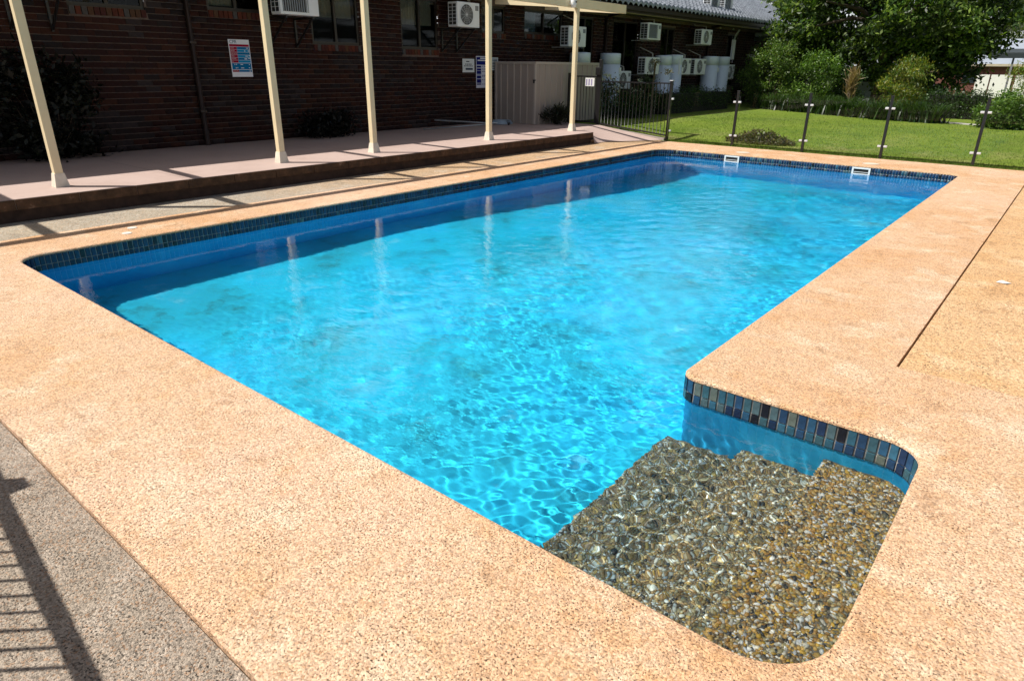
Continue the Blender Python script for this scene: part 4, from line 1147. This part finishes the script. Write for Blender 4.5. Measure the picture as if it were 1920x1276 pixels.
# the big broad-leaved tree
tree = thing('broadleaf_tree', 'large dark glossy-leaved tree overhanging the garden bed', 'tree')
mb = MB(); TB = Vector((-6.6, 30.5, .2))
mb.tube([TB, TB + Vector((.1, 0, 1.1)), TB + Vector((-.1, .1, 2.4)), TB + Vector((.2, 0, 4.0))], [.34, .26, .22, .14], 12)
limbs = []
for k in range(16):
    a = 2 * math.pi * k / 16 + random.uniform(-.2, .2); rr = random.uniform(2.2, 3.8); z = random.uniform(2.4, 5.5)
    s0 = TB + Vector((0, 0, random.uniform(1.3, 3.0))); e0 = TB + Vector((rr * math.cos(a), rr * .8 * math.sin(a), z))
    mb.tube([s0, s0.lerp(e0, .5) + Vector((0, 0, .3)), e0], [.11, .07, .025], 7); limbs.append(e0)
mb.build('trunk', bark_m, tree, True)
cc = np.concatenate([blob_centers((-6.5, 30.4, 4.3), (4.0, 3.0, 2.5), 230, .5), blob_centers((-8.6, 29.8, 3.9), (1.9, 1.6, 1.8), 70, .4), blob_centers((-4.4, 29.8, 3.4), (1.8, 1.6, 2.0), 90, .4), blob_centers((-6.3, 30.8, 2.2), (3.2, 1.4, 1.5), 110, .3), blob_centers((-9.6, 30.0, 3.4), (1.3, 1.2, 1.9), 60, .3), np.array([tuple(l) for l in limbs])])
cc = cc[cc[:, 2] > .9]
V, Q, T = leaves(60000, cc[::2], np.array([.24, .24, .17]), .19, DKG + [(.06, .12, .02), (.10, .17, .03), (.14, .21, .04), (.17, .24, .05)], .1)
foliage('crown', tree, V, Q, T)
def far_tree(label, c, r, h0, n, cols, name='gum_tree'):
    t = thing(name, label, 'tree'); cc = blob_centers(c, r, 60, .4)
    V, Q, T = leaves(n, cc, np.array([.12, .12, .1]) * max(r), .30, cols, -.2, aspect=.35); foliage('crown', t, V, Q, T)
    mb = MB(); mb.tube([(c[0], c[1], h0), (c[0] + .2, c[1], c[2])], [.3, .12], 8)
    for k in range(6): mb.tube([(c[0], c[1], c[2] - r[2] * .8), tuple(cc[k])], [.1, .03], 6)
    mb.build('trunk', bark_m, t, True)
far_tree('olive grey gum tree behind the distant white house', (-3.6, 66, 5.0), (5, 4, 4.2), .2, 9000, [(.10, .125, .05), (.13, .15, .07), (.075, .10, .04)])
far_tree('pale gum tree rising behind the tiled roof', (-33, 70, 7.2), (6, 4, 4.6), .2, 9000, [(.09, .13, .06), (.12, .16, .08), (.06, .09, .04)])
far_tree('gum tree with thin crown behind the motel ridge', (-21.5, 62, 6.6), (3.4, 3, 3.0), .2, 5000, [(.09, .12, .05), (.05, .08, .03)])
far_tree('dark street tree closing the gap beside the far house', (-12, 62, 4.0), (5.5, 4, 4.2), .2, 9000, DKG)
# garden bed
bush('fine-leaved green shrub leaning over the lawn by the porch', (-9.85, 27.6, 1.25), (1.15, 1.0, 1.35), 9000, .09, MDG + [(.12, .17, .03)], 60, .13)
bush('second green shrub beside the porch pier', (-10.9, 30.3, 1.5), (1.0, 1.0, 1.35), 6000, .10, MDG, 40, .13)
bush('feathery mid-green shrub in the bed under the tree', (-8.1, 27.4, 1.15), (1.0, .8, 1.1), 7000, .10, MDG, 45, .14)
bush('yellow-green feathery shrub at the front of the bed', (-5.0, 26.3, 1.15), (.72, .6, .85), 6000, .10, YLG + MDG[:2], 40, .16, up=1.2, aspect=.25)
bush('dark evergreen shrub behind the yellow-green one', (-7.3, 28.4, 1.0), (.8, .7, .95), 4500, .10, DKG, 35, .15)
bush('low leafy shrub at the lawn corner before the white tanks', (-1.75, 22.2, .62), (.62, .55, .48), 5500, .085, MDG, 35, .16)
bush('tall spindly shrub with yellowish sprigs before the far house', (-1.45, 24.0, 1.15), (.5, .5, .95), 3500, .09, YLG + MDG, 30, .16, up=1.0, aspect=.25)
bush('dark shrub at the edge of the bed beside the lawn corner', (-.7, 22.6, .62), (.7, .6, .5), 4500, .09, DKG + MDG, 35, .15)
hd = thing('dark_hedge', 'dense dark hedge closing the path behind the lawn', 'hedge')
gxx, gyy, gzz = np.meshgrid(np.linspace(-4.1, -2.5, 14), np.linspace(25.6, 26.2, 5), np.linspace(.35, .95, 6)); cc = np.stack([gxx.ravel(), gyy.ravel(), gzz.ravel()], 1)
V, Q, T = leaves(6000, cc, np.array([.07, .07, .07]), .07, DKG); foliage('foliage', hd, V, Q, T)
mb = MB(); mb.box((-4.05, 25.7, .18), (-2.55, 26.1, .9)); mb.build('branches', plain('hedge_core', (.012, .016, .008), .9), hd)
# strap-leaved plants along the lawn edge
def strap_plant(label, x, y, n, h, cols):
    t = thing('strap_plant', label, 'plant', 'strap-leaved plants along the lawn edge')
    z = gz(x, y); V, Q, T = [], [], []
    cols = np.array(cols)
    for k in range(n):
        a = random.uniform(0, 6.283); L = h * random.uniform(.6, 1.15); out_ = L * random.uniform(.35, .95); bx, by = x + random.gauss(0, .12), y + random.gauss(0, .10)
        wv_ = .021; tx, ty = -math.sin(a) * wv_, math.cos(a) * wv_
        o0 = len(V)
        for u in (0, .4, .75, 1.0):
            px_, py_ = bx + math.cos(a) * out_ * u ** 1.5, by + math.sin(a) * out_ * u ** 1.5; pz = z + L * (1.15 * u - .45 * u ** 3); ww = (1 - .9 * u ** 2)
            V += [(px_ - tx * ww, py_ - ty * ww, pz), (px_ + tx * ww, py_ + ty * ww, pz)]
        Q += [(o0 + 2 * i, o0 + 2 * i + 1, o0 + 2 * i + 3, o0 + 2 * i + 2) for i in range(3)]
        T += [cols[random.randrange(len(cols))] * random.uniform(.7, 1.2)] * 8
    foliage('foliage', t, np.array(V), np.array(Q), np.array(T))
    mb = MB(); mb.lathe([(.06, -.03), (.05, .02), (.02, .04)], (x, y, z), 8); mb.build('crown_base', black_m, t)
hl = [Vector(p) for p in ((-10.0, 26.6), (-7.9, 25.35), (-5.75, 23.9), (-4.1, 22.95), (-3.35, 22.85))]
k = 0
for i in range(len(hl) - 1):
    L = (hl[i + 1] - hl[i]).length; m_ = max(1, int(L / .36))
    for j in range(m_):
        p = hl[i].lerp(hl[i + 1], (j + .5) / m_)
        for dy in (0.05, .5):
            strap_plant('dark green strap-leaved plant in the row edging the lawn', p.x + random.gauss(0, .08) + .25 * dy, p.y + dy + random.gauss(0, .07), 64, .62 + .25 * dy, [(.018, .045, .010), (.028, .062, .013), (.012, .03, .008), (.04, .08, .016)])
# pampas-like dead fronds
t = thing('dead_fronds', 'upright clump of dry straw-coloured fronds in the garden bed', 'plant')
V, Q, T = leaves(420, np.array([(-6.75, 27.0, .75 + .09 * k) for k in range(8)]), np.array([.07, .07, .08]), .34, [(.24, .18, .085), (.30, .22, .11), (.17, .12, .06)], 3.0, aspect=.07)
foliage('foliage', t, V, Q, T); stems(t, (-6.75, 27.0, .2), [(-6.8, 27, 1.6), (-6.7, 27.05, 1.4)], .04, .02)
# hedge and flowering shrubs by the motel wall
hd = thing('clipped_hedge', 'dark clipped hedge in front of the water heaters', 'hedge')
gxx, gyy, gzz = np.meshgrid(np.linspace(-11.1, -10.45, 6), np.linspace(20.2, 25.4, 40), np.linspace(.35, .85, 6)); cc = np.stack([gxx.ravel(), gyy.ravel(), gzz.ravel() + .12 * np.sin(gyy.ravel() * 2)], 1)
V, Q, T = leaves(9000, cc, np.array([.06, .06, .06]), .06, DKG + MDG[:1]); foliage('foliage', hd, V, Q, T)
mb = MB(); mb.box((-11.05, 20.3, .15), (-10.5, 25.3, .82)); mb.build('branches', plain('hedge_core', (.012, .016, .008), .9), hd)
def flowering(label, c, r, n):
    t = bush(label, c, r, n, .075, DKG + [(.10, .14, .09), (.14, .18, .13)], 30, .16, name='flowering_shrub', base_z=.2)
    cc = blob_centers((c[0], c[1], c[2] + r[2] * .5), (r[0], r[1], r[2] * .6), 16)
    V, Q, T = leaves(170, cc, np.array([.035, .035, .03]), .06, [(.55, .56, .50), (.65, .62, .5), (.45, .5, .45)], .8, aspect=.7); foliage('blossom', t, V, Q, T)
flowering('flowering shrub with pale blooms behind the bar fence, beside the single heater', (-10.95, 17.55, .72), (.34, .4, .72), 2200)
flowering('flowering shrub with pale blooms in front of the twin heaters', (-10.95, 19.75, .65), (.34, .5, .66), 2000)
bush('dark low shrub behind the bar fence', (-10.75, 18.6, .48), (.40, .9, .34), 3600, .07, DKG, 30, .16)
t = thing('dead_stalk_plant', 'bare upright plant stalk with seed head in front of twin heaters', 'plant')
mb = MB(); mb.tube([(-10.2, 18.9, .2), (-10.25, 18.95, 1.2), (-10.2, 18.9, 1.75)], [.035, .028, .03], 7); mb.build('stalk', bark_m, t, True)
V, Q, T = leaves(120, np.array([(-10.2, 18.9, 1.75), (-9.95, 19.2, 1.5)]), np.array([.05, .05, .04]), .07, [(.10, .09, .05), (.05, .05, .03)], .5); foliage('seed_head', t, V, Q, T)
bush('dark weedy tuft at the foot of the shed', (-10.45, 14.45, .42), (.30, .40, .2), 900, .13, [(.012, .016, .009), (.02, .028, .012)], 14, .2, base_z=.24, aspect=.2, up=.9)
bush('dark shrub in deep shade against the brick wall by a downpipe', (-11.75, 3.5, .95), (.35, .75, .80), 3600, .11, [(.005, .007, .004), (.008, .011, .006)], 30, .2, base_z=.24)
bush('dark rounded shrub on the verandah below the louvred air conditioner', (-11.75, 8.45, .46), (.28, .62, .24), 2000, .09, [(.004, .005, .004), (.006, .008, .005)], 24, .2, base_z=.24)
# heap of cut twigs on the lawn
t = thing('brush_heap', 'heap of dry cut twigs and leaves on the lawn', 'brush heap')
bc = np.array([-5.75, 15.95]); n = 2600
ang = RNG.uniform(0, 6.283, n); rr = np.sqrt(RNG.random(n)); hx, hy = .78 * rr * np.cos(ang), .36 * rr * np.sin(ang)
hz = np.clip(.26 * (1 - rr ** 1.6), 0.0, None) * RNG.uniform(.2, 1.0, n)
cc = np.stack([bc[0] + hx, bc[1] + hy, .035 + hz], 1)
V, Q, T = leaves(3200, cc, np.array([.02, .02, .015]), .07, [(.10, .085, .03), (.16, .14, .05), (.07, .08, .03), (.05, .045, .02), (.12, .15, .05)], .5, aspect=.35); foliage('leaf_litter', t, V, Q, T)
mb = MB()
for k in range(70):
    i = RNG.integers(0, n); a = RNG.uniform(0, 6.283); L = RNG.uniform(.1, .3); p = Vector(cc[i]); q = p + Vector((math.cos(a) * L, math.sin(a) * L, RNG.uniform(-.02, .16))); mb.tube([p, q], [.006, .003], 5)
mb.build('twigs', bark_m, t)

# ================================================================== BEYOND THE LAWN
sheet('footpath', [(-4.3, 24.1), (-2.4, 22.9), (-2.2, 23.25), (-4.2, 24.5)], .232, plain('pale_path', (.42, .40, .36), .9, .1), 'pale stepping path at the far lawn corner', .03)
sheet('driveway', [(-20, 31.5), (12, 31.5), (12, 42), (-20, 42)], .235, plain('asphalt', (.055, .055, .058), .9, .2, 6), 'asphalt driveway behind the garden bed', .03)
def car(label, x, y, rot, paint, name='parked_car'):
    t = thing(name, label, 'car', 'cars parked behind the bed')
    Mx = Matrix.Translation((x, y, .235)) @ Matrix.Rotation(rot, 4, 'Z')
    # side profile lofted across the width, roof narrower than the sills
    low = [(-2.15, .28), (-2.15, .62), (-2.05, .80), (-1.1, .92), (1.2, .92), (2.0, .78), (2.15, .55), (2.1, .28)]
    mb = MB(); n = len(low)
    for yy, sx_ in ((-.86, .98), (-.80, 1.0), (.80, 1.0), (.86, .98)): mb.v += [tuple(Mx @ Vector((a * sx_, yy, b2))) for a, b2 in low]
    for k in range(3):
        for i in range(n): mb.f.append((k * n + i, k * n + (i + 1) % n, (k + 1) * n + (i + 1) % n, (k + 1) * n + i)); mb.mi.append(0)
    mb.f.append(tuple(range(n))); mb.f.append(tuple(reversed(range(3 * n, 4 * n)))); mb.mi += [0, 0]
    mb.build('body', paint, t)
    b0 = [(-1.25, .92), (1.05, .92)]; top = [(-.75, 1.42), (.35, 1.42)]
    def P(a, yy, z): return tuple(Mx @ Vector((a, yy, z)))
    mb = MB(); mb.add([P(-1.2, -.78, .925), P(1.02, -.78, .925), P(1.02, .78, .925), P(-1.2, .78, .925), P(-.72, -.60, 1.40), P(.32, -.60, 1.40), P(.32, .60, 1.40), P(-.72, .60, 1.40)], [(0, 1, 5, 4), (1, 2, 6, 5), (2, 3, 7, 6), (3, 0, 4, 7)]); mb.build('glasshouse', plain('car_glass', (.02, .025, .03), .06, .02), t)
    mb = MB(); mb.add([P(-.76, -.62, 1.402), P(.36, -.62, 1.402), P(.36, .62, 1.402), P(-.76, .62, 1.402), P(-.70, -.5, 1.45), P(.28, -.5, 1.45), P(.28, .5, 1.45), P(-.70, .5, 1.45)], [(0, 1, 5, 4), (1, 2, 6, 5), (2, 3, 7, 6), (3, 0, 4, 7), (4, 5, 6, 7)])
    for sx_, tx_ in ((-1.22, -.74), (1.04, .34)):
        for yy, ty_ in ((-.79, -.61), (.79, .61)): mb.bar(P(sx_, yy, .92), P(tx_, ty_, 1.41), .07)
    mb.build('roof', paint, t)
    for wx in (-1.35, 1.35):
        for yy in (-.84, .84):
            mb = MB(); c0_ = Mx @ Vector((wx, yy - .1, .30)); c1_ = Mx @ Vector((wx, yy + .1, .30)); mb.tube([c0_, c1_], .30, 18); wh = mb.build('wheel', plain('tyre', (.02, .02, .02), .8), t)
            mb = MB(); mb.tube([Mx @ Vector((wx, yy - .105, .30)), Mx @ Vector((wx, yy + .105, .30))], .18, 14); mb.build('rim', plain('rim_alloy', (.45, .45, .46), .3, metal=.6), wh)
    for wx, m_, nm in ((2.12, plastic_m, 'headlight'), (-2.14, plain('tail_red', (.3, .01, .01), .3), 'tail_light')):
        for yy in (-.6, .6):
            mb = MB(); p = Mx @ Vector((wx, yy, .62)); mb.lathe([(.09, -.05), (.10, 0), (.09, .05)], p, 10); mb.build(nm, m_, t)
paint_w = plain('pale_paint', (.55, .62, .66), .2, .03); paint_d = plain('dark_paint', (.03, .035, .045), .15, .03)
car('pale silver car parked behind the garden bed', -6.9, 33.2, R(12), paint_w)
car('dark car with bright pillars parked behind the tall shrubs', -10.6, 34.0, R(20), paint_d)
# far house with white tanks
hs_ = thing('far_house', 'low brick house with grey roof and white doors beyond the bed', 'house')
mb = MB(); mb.box((-7.2, 46, .2), (7, 52, 2.0)); mb.build('wall', plain('far_brick', (.16, .06, .05), .9, .25, 5), hs_)
mb = MB(); mb.add([(-7.6, 45.78, 1.98), (7.4, 45.78, 1.98), (7.4, 49, 3.3), (-5.6, 49, 3.3), (-7.6, 52.6, 1.98), (7.4, 52.6, 1.98)], [(0, 1, 2, 3), (3, 2, 5, 4), (0, 3, 4)]); mb.build('roof', plain('far_roof', (.30, .34, .40), .6, .08, 1.5), hs_)
mb = MB(); mb.box((-7.6, 45.75, 1.86), (7.4, 45.80, 1.98)); mb.build('fascia', plain('far_fascia', (.48, .42, .32), .6), hs_)
for x0_, x1_ in ((-5.25, -4.65), (-4.58, -3.65), (-3.5, -2.6), (-1.2, .6)):
    mb = MB(); mb.box((x0_, 45.92, .3), (x1_, 45.99, 1.45)); mb.build('white_door', plastic_m, hs_)
for x0_ in (-5.9, 1.6):
    mb = MB(); mb.box((x0_, 45.95, 1.0), (x0_ + .6, 45.985, 1.6)); mb.build('window', plain('far_pane', (.03, .04, .05), .1), hs_)
cp_ = thing('carport', 'dark flat carport roof with thin posts before the far house', 'carport')
mb = MB(); mb.box((-3.9, 36.0, 2.12), (6, 36.08, 2.30)); mb.build('front_beam', plain('carport_steel', (.03, .04, .045), .5), cp_)
mb = MB(); mb.add([(-4.6, 36.1, 2.28), (6, 36.1, 2.28), (6, 41.5, 2.55), (-5.3, 41.5, 2.55), (-4.6, 36.1, 2.34), (6, 36.1, 2.34), (6, 41.5, 2.61), (-5.3, 41.5, 2.61)], [(0, 3, 2, 1), (4, 5, 6, 7), (0, 1, 5, 4), (2, 3, 7, 6), (3, 0, 4, 7)]); mb.build('roof', plain('carport_sheet', (.05, .06, .065), .5), cp_)
for x in (-3.0, .5, 4.0):
    mb = MB(); mb.bar((x, 36.15, .2), (x, 36.15, 2.13), .07); mb.build('post', plain('carport_post', (.22, .23, .24), .5), cp_)
# bit of paper on the deck
c = on_z(1881, 530)
t = thing('paper_scrap', 'white scrap of paper lying on the ochre deck', 'paper')
mb = MB(); mb.add([(c.x - .05, c.y - .02, .002), (c.x + .02, c.y - .035, .006), (c.x + .055, c.y + .02, .002), (c.x - .02, c.y + .03, .012), (c.x, c.y, .018)], [(0, 1, 4), (1, 2, 4), (2, 3, 4), (3, 0, 4)]); mb.build('sheet', plastic_m, t)
